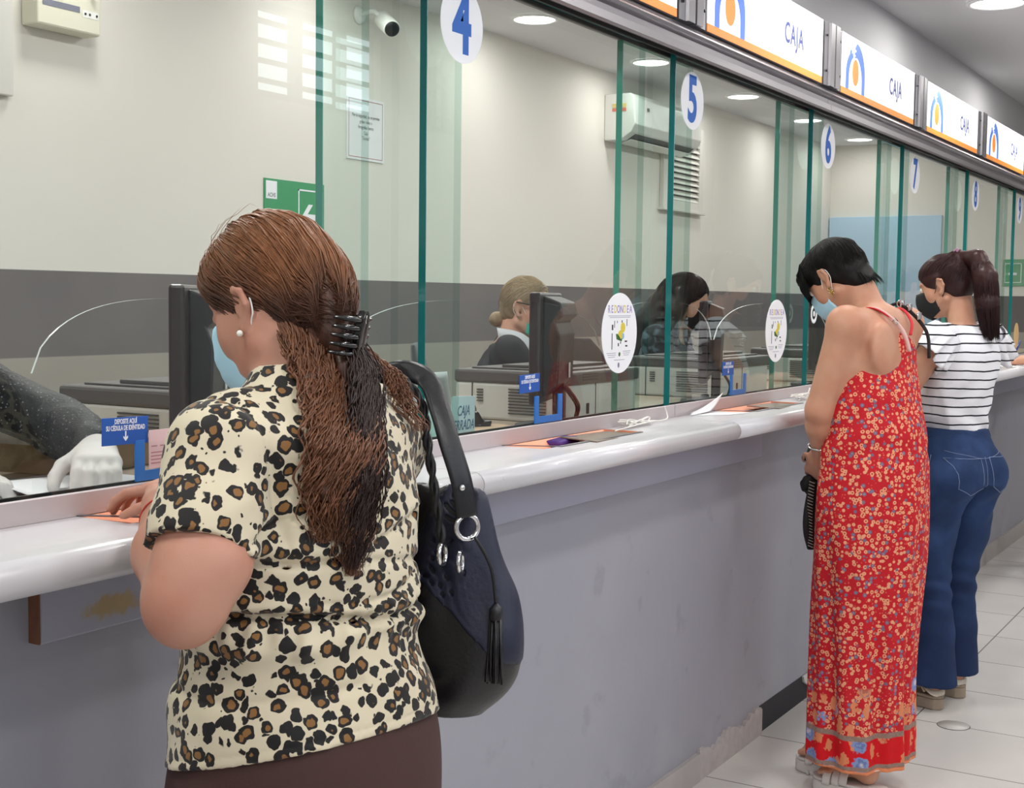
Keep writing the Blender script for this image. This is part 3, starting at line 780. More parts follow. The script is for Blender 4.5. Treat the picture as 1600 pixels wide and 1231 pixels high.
def ell_path(M, C, rad, a, b, n, lift, jit, rnd):
    """path over an ellipsoid (centre C, radii rad, in frame M) from direction a to direction b"""
    a = Vector(a).normalized(); b = Vector(b).normalized(); out = []
    ang = a.angle(b); ax = a.cross(b); ax = ax.normalized() if ax.length > 1e-4 else Vector((0, 0, 1))
    ph = rnd.uniform(0, 6.28); side = rnd.gauss(0, jit)
    for i in range(n):
        t = i/(n-1); d = Matrix.Rotation(ang*t, 3, ax) @ a
        d = (d + ax*side*math.sin(PI*t) + ax*.012*math.sin(ph+t*9)).normalized()
        k = 1/math.sqrt((d.x/rad[0])**2+(d.y/rad[1])**2+(d.z/rad[2])**2)
        out.append(M @ (Vector(C)+d*(k+lift)))
    return out

M_mask_blue = mat('mask_blue_fabric', (176, 218, 238), .8, bump=.15, bscale=500, spec=.2)
M_white_elastic = mat('white_elastic', (238, 238, 236), .8)
M_black_fab = mat('black_fabric', (22, 22, 24), .85)
M_gold = mat('gold_metal', (214, 178, 110), .2, metal=1)
M_silver = mat('silver_metal', (225, 225, 228), .15, metal=1)

# ================================================================== woman in leopard print
def m_leopard():
    g = G('leopard_print_jersey', .62, .3)
    wob = g.vmath('MULTIPLY', g.vmath('SUBTRACT', g.noise(58, 2, out=1), (.5, .5, .5)), (.015, .015, .015))
    p = g.vmath('ADD', g.co, wob)
    v = g.voro(54, p, .85); d = v.outputs['Distance']
    rnd = g.xyz(v.outputs['Color'])
    br = g.noise(75, 1)
    size = g.math('ADD', .45, g.math('MULTIPLY', rnd[0], .12))
    outer = g.math('SUBTRACT', d, g.math('ADD', size, g.math('MULTIPLY', g.math('SUBTRACT', br, .5), .30)))
    inner = g.math('SUBTRACT', d, g.math('SUBTRACT', g.math('MULTIPLY', size, .55), g.math('MULTIPLY', g.math('SUBTRACT', br, .45), .35)))
    black = g.step(outer, .02, -.02); brown = g.math('MULTIPLY', g.step(inner, .02, -.02), g.step(rnd[1], .22, .26))
    v2 = g.voro(95, p, 1.0); sp = g.math('MULTIPLY', g.step(v2.outputs['Distance'], .20, .15), g.step(g.xyz(v2.outputs['Color'])[0], .66, .68)); sp = g.math('MULTIPLY', sp, g.step(outer, .08, .12))
    cream = g.mix(g.noise(3, 2), (206, 193, 165), (216, 205, 180))
    c = g.mix(black, cream, (20, 16, 16)); c = g.mix(brown, c, (132, 92, 48)); c = g.mix(sp, c, (24, 19, 18)); g.color(c)
    g.bump(g.noise(700, 2), .12, .0006); g.b.inputs['Sheen Weight'].default_value = .15; return g.m
M_leopard = m_leopard()
M_skin_lw = skin('skin_rosy', (188, 138, 118))
M_brown_trousers = mat('brown_trousers', (66, 40, 36), .8, bump=.2, bscale=300)

LW = thing('person', 'woman in leopard print blouse with long auburn hair in a black claw clip, in foreground', 'person', (1.35, 1.12, 0))
def build_lw():
    H_ = head_frame((.022, .066, 1.407), yaw=.06, pitch=-.34)
    F = Field((-.42, -.28, -.01), (.34, .44, 1.60), .004)
    rings = [(.72, 0, 0, .178, .12, .155), (.85, 0, 0, .175, .125, .15), (.99, 0, 0, .150, .12, .11), (1.10, 0, 0, .160, .145, .108), (1.20, 0, 0, .168, .14, .108), (1.27, 0, -.005, .150, .085, .095), (1.315, 0, -.005, .080, .05, .06)]
    F.loft(rings, .02)
    for sx in (-1, 1):
        F.chain([(sx*.095, 0, .80), (sx*.09, .01, .46), (sx*.09, -.01, .09)], [.088, .055, .038], .02)
        F.cone((sx*.09, -.02, .055), (sx*.095, .12, .03), .036, .028, .02)
    F.cone((0, -.01, 1.27), (.008, .045, 1.38), .056, .054, .03)
    L_ = [(-.150, -.005, 1.245), (-.244, -.038, 1.090)]; W_ = (-.105, .145, 1.150)
    F.cone(L_[0], L_[1], .050, .047, .03); F.ell((-.222, -.046, 1.118), (.050, .050, .045), .03); F.ell((-.250, -.036, 1.064), (.038, .040, .040), .025)
    F.cone((-.247, -.030, 1.072), (-.18, .06, 1.110), .040, .038, .02); F.cone((-.18, .06, 1.11), W_, .040, .024, .02)
    hand(F, W_, (.80, .60, .10), (.1, .1, -1), (.6, -.8, 0), .90, curl=.8)
    R_ = [(.155, -.005, 1.245), (.205, .10, 1.07)]; W2 = (.10, .27, 1.135)
    F.cone(R_[0], R_[1], .054, .044, .03); F.cone(R_[1], W2, .042, .024, .02)
    hand(F, W2, (-.35, .92, .03), (0, 0, -1), (-.9, -.3, 0), .92, curl=.4)
    head_prims(F, H_, .93)
    F.mesh('body', M_skin_lw, LW)
    # blouse
    B = Field((-.40, -.26, .80), (.30, .24, 1.40), .0032)
    br = [(.755, 0, 0, .206, .152, .180), (.82, 0, 0, .203, .150, .180), (.90, 0, 0, .192, .148, .165), (.985, 0, 0, .173, .143, .136), (1.03, 0, 0, .177, .152, .134), (1.10, 0, 0, .182, .168, .134), (1.19, 0, 0, .182, .152, .126), (1.26, 0, -.005, .166, .100, .106), (1.31, 0, -.005, .098, .06, .070), (1.335, 0, 0, .074, .05, .056)]
    B.loft(br, .01)
    S = Field((-.40, -.26, .80), (.30, .24, 1.40), .0032)
    S.chain([(-.125, -.005, 1.245), (-.158, -.010, 1.230), (-.246, -.041, 1.09)], [.066, .066, .061], .02)
    ax = np.array([-.107, -.04, -.17]); ax /= np.linalg.norm(ax)
    S.plane((-.222, -.033, 1.130), ax)
    B.comb((slice(None),)*3, S.F, .018, 'add')
    S = Field((-.40, -.26, .80), (.30, .24, 1.40), .0032)
    S.chain([(.135, -.005, 1.238), (.170, .01, 1.215), (.205, .09, 1.09)], [.068, .068, .058], .02); S.plane((.198, .08, 1.115), (.04, .1, -.17))
    B.comb((slice(None),)*3, S.F, .018, 'add')
    # tie at the waist, creases running from the arms, hem
    def folds(x, y, z):
        a = np.arctan2(y, x)
        d = .0125*np.exp(-((z-1.030-.012*np.sin(a*2+1))/.006)**2)
        d += -.0065*np.exp(-((z-1.008-.008*np.sin(a*3))/.014)**2)*(1+.6*np.sin(a*15))
        d += -.004*np.exp(-((z-1.046-.010*np.sin(a*2+1))/.008)**2)
        d += .006*np.exp(-((z-1.060-.014*np.sin(a*2+2))/.005)**2)*(y < 0)*(x > -.1)
        d += .0022*np.sin(a*34+np.sin(z*60))*np.exp(-((z-1.02)/.03)**2)
        d += .007*np.exp(-((z-1.118-.06*(x+.05)-.012*np.sin(x*18))/.006)**2)*(y < .03)*(x < .10)-.004*np.exp(-((z-1.134-.06*(x+.05)-.012*np.sin(x*18))/.010)**2)*(y < .03)*(x < .10)
        d += .005*np.exp(-((z-1.165-.25*(x+.10))/.006)**2)*(y < .0)*(x < .0)
        d += .006*np.exp(-((z-1.085+.16*(x-.05))/.006)**2)*(y < .03)*(x > -.06)+.004*np.exp(-((z-.955-.1*x)/.007)**2)*(x < -.05)
        arm = np.exp(-(((x+.225)/.06)**2+((y+.02)/.09)**2))
        d += .0032*arm*np.sin((z*1.0-x*.5)*105+np.sin(y*40)*1.2)*np.exp(-((z-1.155)/.05)**2)
        d += .0030*arm*np.exp(-((z-1.128+.2*(x+.25))/.003)**2)
        d += .0045*np.exp(-((x+.145+.18*(z-1.2)-.03*y)/.007)**2)*(z > 1.10)*(z < 1.31)*(y < .06)
        d += .0015*np.exp(-((z-.894+.044*(x+.1)+.235*(y+.12))/.002)**2)
        return d
    B.field_add(folds); B.noise(.0042, 5, 5, 9, 4); B.noise(.0022, 14, 14, 16, 9)
    # neckline and the keyhole opening at the back
    B.cone((.0, .02, 1.36), (.01, .06, 1.40), .075, .09, .006, 'sub')
    B.chain([(.036, -.145, 1.300), (.040, -.145, 1.240), (.030, -.135, 1.180)], [.024, .030, .006], .004, 'sub')
    B.plane((-.1, -.12, .882), (-.044, -.235, -1))
    B.shell(.006)
    B.mesh('blouse', M_leopard, LW)
    # trousers
    T = Field((-.24, -.22, .02), (.24, .2, .98), .006)
    T.loft([(.70, 0, 0, .200, .140, .180), (.78, 0, 0, .200, .145, .178), (.86, 0, 0, .192, .142, .168), (.95, 0, 0, .166, .13, .142)], .02)
    for sx in (-1, 1): T.chain([(sx*.095, -.005, .74), (sx*.092, .005, .45), (sx*.09, -.01, .07)], [.098, .075, .068], .02)
    T.plane((0, 0, .05), (0, 0, -1)); T.noise(.004, 10, 10, 6, 3)
    T.mesh('trousers', M_brown_trousers, LW)
    for sx in (-1, 1):
        S = Field((sx*.093-.06, -.09, -.004), (sx*.093+.06, .2, .10), .004); S.cone((sx*.09, -.03, .045), (sx*.095, .12, .03), .042, .034, .02); S.plane((0, 0, .003), (0, 0, -1)); S.mesh('shoe', M_black_fab, LW)
    # mask, earring
    mask_mesh(H_, LW, M_mask_blue, M_white_elastic, s=.93, front=.082, puff=.020, span=1.5, bot=-.118)
    bm = bmesh.new(); sphere(bm, H_ @ Vector((-.082, .004, -.034)), .0042); from_bm('earring', bm, mat('pearl', (240, 238, 230), .15, coat=.5), LW, True)
    # hair
    C = (0, -.010, .038); rad = (.077, .091, .086)
    clip = Vector((.004, -.046, 1.376)); loc = H_.inverted() @ clip
    Hf = Field((-.22, -.27, 1.00), (.24, .26, 1.60), .0035)
    Hf.ell(H_ @ Vector(C), rad, .01, rot=H_.to_3x3())
    Hf.ell(H_ @ Vector((0, -.062, -.005)), (.062, .052, .064), .03, rot=H_.to_3x3())
    Hf.cone(H_ @ Vector((0, -.055, 0)), clip, .052, .026, .03)
    # free the face, ears and nape
    Hf.ell(H_ @ Vector((0, .085, -.035)), (.085, .060, .085), .012, 'sub', rot=H_.to_3x3())
    Hf.ell(H_ @ Vector((0, .035, -.080)), (.12, .075, .062), .012, 'sub', rot=H_.to_3x3())
    Hf.ell(H_ @ Vector((0, .034, .050)), (.066, .048, .054), .02, rot=H_.to_3x3())
    Hf.ell(H_ @ Vector((-.088, .010, -.030)), (.024, .018, .024), .006, 'sub', rot=H_.to_3x3())
    Hf.ell(H_ @ Vector((.088, .010, -.030)), (.024, .018, .024), .006, 'sub', rot=H_.to_3x3())
    Hf.chain([clip, (-.004, -.080, 1.325), (-.022, -.122, 1.26), (-.040, -.138, 1.20), (-.058, -.140, 1.14), (-.068, -.138, 1.11)], [.020, .018, .013, .011, .006, .003], .02, sc=((.15, 1, .1), .5))
    Hf.chain([(-.02, -.03, 1.368), (-.060, -.062, 1.315), (-.095, -.100, 1.25), (-.100, -.122, 1.19), (-.085, -.132, 1.14)], [.012, .012, .012, .008, .003], .02, sc=((.3, 1, .1), .4))
    Hf.noise(.003, 30, 30, 12, 5, 6); Hf.offset(-.003)
    tmp = Hf.mesh('tmp', M_black_fab, None); va, fa = mesh_arrays(tmp); bv = bvh_of(tmp); me = tmp.data; bpy.data.objects.remove(tmp); bpy.data.meshes.remove(me)
    rnd = random.Random(11); st, wd = [], []; hc = H_ @ Vector(C)
    p0_n = lambda q, n_: n_ if n_.dot(q-hc) > 0 else -n_
    ld = (loc-Vector(C)).normalized()
    for i in range(2600):
        # start around the hairline or on the crown
        az = rnd.uniform(-2.3, 2.3); u = rnd.random()
        a = Vector((math.sin(az)*(1 if u < .6 else rnd.uniform(.1, 1)), math.cos(az)*.9 if u < .6 else rnd.uniform(-.4, .8), rnd.uniform(.0, .55)-.25*abs(math.sin(az)) if u < .6 else rnd.uniform(.5, 1)))
        if a.length < .1: continue
        n_ = a.normalized()
        if n_.y > .55 and n_.z < .10: continue
        if abs(n_.x) > .7 and n_.z < -.02 and n_.y > -.15: continue
        P = ell_path(H_, C, rad, a, ld, 16, rnd.uniform(-.001, .0035), .10, rnd)
        # last stretch bends to the clip
        for k in range(11, 16):
            t = (k-10)/5; tgt = clip+Vector((rnd.gauss(0, .006), rnd.gauss(0, .006), rnd.gauss(0, .012))); P[k] = P[k].lerp(tgt, t*t*.9)
        lf = rnd.uniform(.0003, .0035)+(.004*rnd.random() if rnd.random() < .35 else 0); Q = []
        for p in P:
            h_ = bv.find_nearest(p, .08); Q.append(h_[0]+(p0_n(h_[0], h_[1]))*lf if h_[0] else p)
        P = Q
        st.append([tuple(p) for p in P]); wd.append(rnd.uniform(.0005, .0014))
    for i in range(40):    # flyaway baby hairs
        az = rnd.uniform(-2.4, .6); a = Vector((math.sin(az), math.cos(az), rnd.uniform(.0, 1.2))).normalized()
        P = ell_path(H_, C, rad, a, (a+Vector((rnd.gauss(0, .3), -.5, rnd.gauss(0, .3)))).normalized(), 8, .003, .1, rnd)
        P = [p+(p-(H_ @ Vector(C))).normalized()*(.004+.010*(k/7)**1.5*rnd.random()) for k, p in enumerate(P)]
        st.append([tuple(p) for p in P]); wd.append(.00035)
    n_cap = len(st)
    def yb(x, z): return -.128*math.sqrt(max(.05, 1-(x/.205)**2))*(1 if z < 1.24 else max(.42, 1-(z-1.24)/.16))
    def fall(keys, out, amp, fr, w_):
        """keys: (x, z) down the back; first point sits at the head"""
        ph = rnd.uniform(0, 6.28); ks = [Vector((k[0], k[2] if len(k) > 2 else yb(k[0], k[1])-out, k[1])) for k in keys]
        base = smooth_path(ks, max(6, int(48/len(ks)))); P = []; d = 0
        for k, p in enumerate(base):
            if k: d += (p-base[k-1]).length
            am = amp*min(1, k/5)*(1+.3*math.sin(d*70+ph)); a_ = ph+d*2*PI/fr
            P.append((p.x+am*math.sin(a_), p.y+am*.8*math.cos(a_), p.z))
        st.append(P); wd.append(w_)
    g_ = rnd.gauss; U = rnd.uniform; n_cap = len(st)
    for i in range(800):   # crimped brown waves spreading over the left shoulder blade
        u = rnd.random()**.9; L_ = U(.35, 1); j = g_(0, .008)
        K = [(-.050+.07*u, 1.378+U(-.012, .012), .002-.055*u), (-.080+.09*u+j, 1.305, -.065-.025*u-U(0, .012)), (-.115+.095*u+j, 1.245), (-.125+.09*u+j, 1.19), (-.110+.06*u+j, 1.13), (-.080+.02*u, 1.085)]
        n_ = 2+max(1, int(round((len(K)-2)*min(1, L_*(.55+.55*u)+.1)))); fall(K[:n_], U(-.002, .016), U(.0026, .0062), U(.030, .052), U(.0007, .0016))
    for i in range(110):   # lighter wisps to the right
        e = U(0, 1)
        fall([(clip.x+U(-.01, .012), 1.37+U(-.01, .01), -.060), (.050+.04*e, 1.325, -.085), (.085+.05*e+g_(0, .01), 1.28), (.095+.06*e, 1.245)][:rnd.choice((3, 3, 4))], U(0, .010), U(.003, .006), U(.028, .045), U(.0006, .0011))
    n_brown = len(st)
    for i in range(380):   # dark wet-looking lock in the middle
        j = g_(0, .012); L_ = rnd.choice((4, 5, 5, 6, 6))
        fall([(clip.x+g_(0, .008), 1.375+g_(0, .004), -.066-U(0, .012)), (.004+j, 1.325, -.092-U(0, .01)), (-.030+j, 1.26), (-.046+j, 1.20), (-.060+j, 1.14), (-.068+j*.6, 1.095)][:L_], U(.008, .022), .0018, .03, U(.0006, .0012))
    va2, fa2 = ribbons(st, wd, 4)
    v, f = join_arrays([(va, fa), (va2, fa2)])
    nq = lambda a_, b_: sum((len(q)-1)*4 for q in st[a_:b_]); dark_from = len(fa)+nq(0, n_brown)
    mh = hair_mat('auburn_hair', (36, 22, 19), (92, 56, 40), (162, 106, 66), 1.39, 1.50)
    mw = mat('brown_crimped_hair', (112, 72, 50), .45, spec=.4, var=.6, vscale=90)
    md = mat('dark_wet_hair', (44, 27, 24), .42, spec=.35)
    ho = from_arrays('hair', v, f, [mh, md, mw], LW, True); mi = np.zeros(len(ho.data.polygons), np.int32); mi[len(fa)+nq(0, n_cap):] = 2; mi[dark_from:] = 1; ho.data.polygons.foreach_set('material_index', mi)
    # claw clip
    bm = bmesh.new(); Mc = Matrix.Translation(clip+Vector((.004, -.036, -.002))) @ Matrix.Rotation(.25, 4, 'Z') @ Matrix.Rotation(.18, 4, 'X') @ Matrix.Scale(.88, 4)
    for sx in (-1, 1):
        prism(bm, [(sx*.004, -.032), (sx*.010, -.032), (sx*.013, 0), (sx*.011, .026), (sx*.004, .036), (sx*.002, .0)], 'y', -.010, .002, Mc, bev=.0012)
        for k in range(5):
            z = -.028+.0125*k
            tube(bm, smooth_path([(sx*.008, -.004, z), (sx*.024, -.004, z+.001), (sx*.036, .008, z+.001), (sx*.040, .024, z)], 4), [.0042]*9+[.0034, .003, .0025, .002], 7, Mc)
    tube(bm, [(0, -.006, -.030), (0, -.006, .030)], .004, 10, Mc)
    from_bm('hair_claw_clip', bm, mat('black_glossy_plastic', (14, 13, 14), .18, coat=.6), LW, True)
    # red thread bracelet
    bm = bmesh.new(); Wv = Vector(W_)+Vector((-.020, -.03, -.012)); d = (Vector(W_)-Vector((-.18, .06, 1.11))).normalized()
    torus(bm, .034, .0012, Matrix.Translation(Wv) @ d.to_track_quat('Z', 'Y').to_matrix().to_4x4()); from_bm('bracelet', bm, mat('red_thread', (200, 60, 50), .7), LW, True)
build_lw()

# ------------------------------------------------------------------ handbag on her right shoulder
M_bag = mat('dark_leather', (17, 17, 22), .38, spec=.5, bump=.25, bscale=160)
M_bag_navy = mat('navy_leather', (24, 28, 52), .5, bump=.25, bscale=200)
def build_bag():
    t = thing('handbag', 'large black and navy slouchy handbag with silver rings and tassel on a shoulder', 'handbag', (1.60, 1.065, .815))
    O = Vector((1.60, 1.065, .815))
    def body_field():
        F = Field((-.12, -.18, -.01), (.12, .18, .40), .004)
        F.loft([(.012, 0, 0, .040, .070, .060), (.045, 0, 0, .062, .108, .098), (.11, 0, 0, .068, .124, .128), (.18, 0, .0, .060, .112, .116), (.26, 0, .005, .040, .094, .094), (.325, 0, .01, .020, .074, .076), (.348, 0, .01, .008, .062, .066)], .01)
        F.cone((0, -.06, .36), (0, .07, .36), .012, .012, .03, 'sub')
        def pl(x, y, z):
            a = np.arctan2(y, x); k = np.clip((z-.12)/.2, 0, 1)
            return .0045*k*np.sin(y*120+np.sin(z*18)*1.5)*np.abs(np.cos(a))**.3+.003*np.sin(y*46+z*22)*np.clip(1-np.abs(z-.15)/.15, 0, 1)
        F.field_add(pl); F.noise(.006, 7, 7, 7, 2); return F
    F = body_field(); F.mesh('body', M_bag, t)
    P = body_field(); P.offset(.002); P.shell(.004)
    P.plane((0, .010, .30), (0, 1, .50)); P.plane((0, -.05, .165), (0, .9, -1)); P.mesh('navy_panel', M_bag_navy, t, 'navy leather upper panel')
    # eyelets
    def ring(p, R, r, rot, nm='ring'):
        bm = bmesh.new(); torus(bm, R, r, Matrix.Translation(p) @ rot); return from_bm(nm, bm, M_silver, t, True)
    face = Vector((-.50, -.86, .06)).to_track_quat('Z', 'Y').to_matrix().to_4x4()
    W = lambda x, y, z: Vector((x, y, z))-O
    r1, r2, r3 = W(1.535, .985, 1.110), W(1.530, 1.022, 1.070), W(1.536, .996, 1.060)
    ring(r1, .0165, .0035, face); ring(r2, .0150, .0035, face @ Matrix.Rotation(.8, 4, 'Y')); ring(r3, .0145, .0028, face @ Matrix.Rotation(.9, 4, 'Y'))
    bm = bmesh.new(); tube(bm, smooth_path([r1+Vector((0, 0, .014)), W(1.530, .992, 1.173), W(1.530, 1.012, 1.225), W(1.540, 1.035, 1.268), W(1.555, 1.068, 1.308), W(1.545, 1.11, 1.318), W(1.555, 1.15, 1.29), W(1.585, 1.16, 1.20), W(1.595, 1.13, 1.13)], 6), .0165, 10, flat=.20, nrm=(-.5, -.8, .25)); from_bm('strap', bm, M_bag, t, True, 'wide flat shoulder strap')
    pp = smooth_path([r2+Vector((0, 0, .014)), W(1.524, 1.03, 1.15), W(1.526, 1.045, 1.22), W(1.540, 1.065, 1.275), W(1.532, 1.10, 1.312), W(1.535, 1.14, 1.29), W(1.575, 1.16, 1.18)], 8)
    for s_ in (0, PI):
        bm = bmesh.new(); q = [p+Vector((math.cos(i*.9+s_), math.sin(i*.9+s_), 0))*.0035 for i, p in enumerate(pp)]; tube(bm, q, .0042, 7); from_bm('braided_strap', bm, M_bag, t, True)
    bm = bmesh.new(); lathe(bm, [(.0045, 0), (.0045, .0015), (.002, .003)], 12, Matrix.Translation(W(1.526, .988, 1.165)) @ face); from_bm('rivet', bm, M_silver, t, True)
    # tassel
    bm = bmesh.new(); rnd = random.Random(5); tx = Vector((-.040, -.112, .0))
    tube(bm, smooth_path([r1+Vector((0, -.012, -.012)), (-.048, -.108, .24), tx+Vector((0, 0, .186))], 5), .0022, 6)
    lathe(bm, [(.0085, .0), (.0095, .004), (.0095, .016), (.006, .020), (.003, .024)], 14, Matrix.Translation(tx+Vector((0, 0, .165))))
    for k in range(16):
        a = k*2.4; r = .0075*math.sqrt((k+.5)/16); b = Vector((math.cos(a)*r, math.sin(a)*r, 0))
        tube(bm, [tx+b+Vector((0, 0, .168)), tx+b*1.3+Vector((rnd.gauss(0, .001), 0, .12)), tx+b*1.7+Vector((rnd.gauss(0, .002), rnd.gauss(0, .001), .075+rnd.uniform(0, .006)))], .0024, 5)
    from_bm('tassel', bm, M_bag, t, True)
build_bag()
# ================================================================== shared figure pieces
def arm(F, sh, el, wr, r=(.047, .040, .036, .022), k=.025):
    F.cone(sh, el, r[0], r[1], k); m = tuple(el[i]+(wr[i]-el[i])*.35 for i in range(3)); F.cone(el, m, r[1]*.97, r[2]*1.04, .02); F.cone(m, wr, r[2]*1.04, r[3], .02)
def cap_hair(F, H_, s=1.0, face=True, low=.0, tight=False):
    R = H_.to_3x3()
    if tight:
        F.ell(H_ @ Vector((0, -.014*s, .030*s)), (.079*s, .095*s, .085*s), .01, rot=R); F.ell(H_ @ Vector((0, -.055*s, -.018*s)), (.058*s, .046*s, .055*s), .03, rot=R)
        F.ell(H_ @ Vector((0, .098*s, -.010*s)), (.085*s, .062*s, .085*s), .010, 'sub', rot=R); F.ell(H_ @ Vector((0, .035*s, -.085*s)), (.12*s, .075*s, .068*s), .010, 'sub', rot=R)
        for sx in (-1, 1): F.ell(H_ @ Vector((sx*.086*s, .006*s, -.004*s)), (.024*s, .026*s, .038*s), .006, 'sub', rot=R)
        return
    F.ell(H_ @ Vector((0, -.012*s, .030*s)), (.083*s, .101*s, .090*s), .01, rot=R); F.ell(H_ @ Vector((0, -.055*s, (-.018-low)*s)), (.066*s, .050*s, (.060+low)*s), .03, rot=R)
    F.ell(H_ @ Vector((0, .088*s, -.030*s)), (.078*s, .052*s, .080*s), .010, 'sub', rot=R)
    F.ell(H_ @ Vector((0, .035*s, -.085*s)), (.12*s, .070*s, .062*s), .010, 'sub', rot=R)
    for sx in (-1, 1): F.ell(H_ @ Vector((sx*.088*s, .006*s, -.010*s)), (.022*s, .020*s, .032*s), .006, 'sub', rot=R)
def surface_strands(tmpobj, H_, starts_ends, rnd, C=(0, -.012, .03), rad=(.083, .101, .09), n=14, s=1.0, jit=.05, lift=(.0003, .003), w_=(.0005, .0011)):
    bv = bvh_of(tmpobj); hc = H_ @ (Vector(C)*s); st, wd = [], []
    for a, b in starts_ends:
        P = ell_path(H_, Vector(C)*s, tuple(r*s for r in rad), a, b, n, 0, jit, rnd); lf = rnd.uniform(*lift); Q = []
        for p in P:
            h_ = bv.find_nearest(p, .05)
            if h_[0]: nn = h_[1] if h_[1].dot(h_[0]-hc) > 0 else -h_[1]; p = h_[0]+nn*lf
            Q.append(tuple(p))
        st.append(Q); wd.append(rnd.uniform(*w_))
    return st, wd
def finish_hair(parent, tmp, st, wd, m, name='hair'):
    va, fa = mesh_arrays(tmp); me = tmp.data; bpy.data.objects.remove(tmp); bpy.data.meshes.remove(me)
    v2, f2 = ribbons(st, wd, 3); v, f = join_arrays([(va, fa), (v2, f2)]); return from_arrays(name, v, f, m, parent, True)

# ================================================================== woman in the red dress
def m_red_floral():
    g = G('red_floral_viscose', .7, .25)
    x = g.xyz(); z = x[2]
    base = (192, 28, 40)
    v = g.voro(80, None, .85); d = v.outputs['Distance']; rn = g.xyz(v.outputs['Color'])
    disc_ = g.step(d, .50, .44); core = g.step(d, .22, .16)
    flower = g.mix(g.step(rn[0], .24, .25), (118, 104, 128), (226, 156, 120))
    flower = g.mix(core, flower, g.mix(g.step(rn[0], .24, .25), (160, 130, 140), (186, 52, 44)))
    v2 = g.voro(120, None, 1.0); dots = g.math('MULTIPLY', g.step(v2.outputs['Distance'], .26, .20), g.step(g.xyz(v2.outputs['Color'])[1], .45, .47))
    keep = g.step(rn[2], .16, .18)
    c = g.mix(g.math('MULTIPLY', dots, .8), base, (214, 120, 96)); c = g.mix(g.math('MULTIPLY', disc_, keep), c, flower)
    # border: plain red field with large blossoms and leaves, grey bands, orange hem
    zz = g.math('ADD', z, g.math('MULTIPLY', g.math('SUBTRACT', g.noise(6, 1), .5), .012))
    wv_ = g.vmath('ADD', g.co, g.vmath('MULTIPLY', g.vmath('SUBTRACT', g.noise(70, 2, out=1), (.5, .5, .5)), (.022, .022, .022))); vb = g.voro(12.5, None, .6); db = vb.outputs['Distance']; rb = g.xyz(vb.outputs['Color'])
    petal = g.math('ADD', db, g.math('MULTIPLY', g.math('SUBTRACT', g.voro(90).outputs['Distance'], .4), .14))
    big = g.mix(g.step(rb[0], .48, .5), (128, 146, 190), (214, 136, 96)); big = g.mix(g.step(petal, .15, .10), big, g.mix(g.step(rb[0], .48, .5), (206, 190, 200), (176, 100, 84)))
    ring_ = g.step(g.math('ABSOLUTE', g.math('SUBTRACT', petal, .22)), .015, .03)
    big = g.mix(g.math('MULTIPLY', g.math('SUBTRACT', 1.0, ring_), .6), big, (90, 96, 150))
    leafn = g.voro(34, g.vmath('MULTIPLY', wv_, (1.0, 1.0, .55)), 1.0); leaf = g.math('MULTIPLY', g.step(leafn.outputs['Distance'], .46, .41), g.step(g.xyz(leafn.outputs['Color'])[0], .25, .27))
    cb = g.mix(leaf, (206, 18, 28), (216, 132, 92)); cb = g.mix(g.step(petal, .36, .31), cb, big)
    up = g.step(zz, .335, .345)      # above the border: flowers mixed into the print
    mixz = g.step(zz, .34, .37); trans = g.math('MULTIPLY', g.step(petal, .33, .28), g.math('MULTIPLY', g.step(zz, .205, .21), g.step(zz, .345, .335)))
    c = g.mix(trans, c, big); tl = g.math('MULTIPLY', leaf, g.math('MULTIPLY', g.step(zz, .205, .21), g.step(zz, .31, .30))); c = g.mix(tl, c, (216, 132, 92))
    c = g.mix(g.step(zz, .196, .194), c, cb)
    band = lambda a, b: g.math('MULTIPLY', g.step(zz, a-.001, a+.001), g.step(zz, b+.001, b-.001))
    grey = g.mix(g.noise(150, 2), (120, 96, 92), (168, 140, 124))
    c = g.mix(band(.192, .207), c, grey); c = g.mix(band(.104, .116), c, grey); c = g.mix(g.step(zz, .104, .102), c, (226, 140, 96))
    g.color(c); g.bump(g.noise(500, 2), .1, .0008); return g.m
M_red = m_red_floral()
M_skin_tan = skin('skin_tan', (200, 150, 124))
M_platform = mat('white_platform_leather', (214, 210, 206), .5, bump=.1, bscale=120)
RW = thing('person', 'woman with short dark hair, white-strapped sandals and long red floral dress, looking down at counter', 'person', (3.85, 1.055, 0), math.radians(-15))
def platform_sandal(parent, heel, toe, col, sole=.045, name='sandal', chunky=True, strap='bands'):
    """platform sandal from heel to toe (local xy), foot belongs to the body"""
    h = Vector((heel[0], heel[1], 0)); t = Vector((toe[0], toe[1], 0)); d = (t-h).normalized(); L_ = (t-h).length
    M = Matrix.Translation(h) @ d.to_track_quat('Y', 'Z').to_matrix().to_4x4()
    bm = bmesh.new(); out = []
    n = 16
    for side in (1, -1):
        rng = range(n+1) if side == 1 else range(n, -1, -1)
        for i in rng:
            u = i/n; wv = .030+.012*math.sin(min(1, u*1.1)*PI*.62)
            if u > .8: wv *= math.sqrt(max(0.02, 1-((u-.8)/.205)**2))
            if u < .1: wv *= math.sqrt(max(.15, 1-((.1-u)/.105)**2))
            out.append((side*wv, u*L_))
    prism(bm, out, 'z', 0.001, sole*.78, M, bev=.004); prism(bm, [(x*.94, y) for x, y in out], 'z', sole*.80, sole, M, bev=.003)
    if chunky:
        for i in range(2, 15):
            for sd in (-1, 1):
                box(bm, sd*.043-.004, sd*.043+.004, L_*i/16-.004, L_*i/16+.004, .001, .014, .001, M) if i < 13 else None
    o = from_bm(name, bm, col, parent, False)
    return o, M, L_
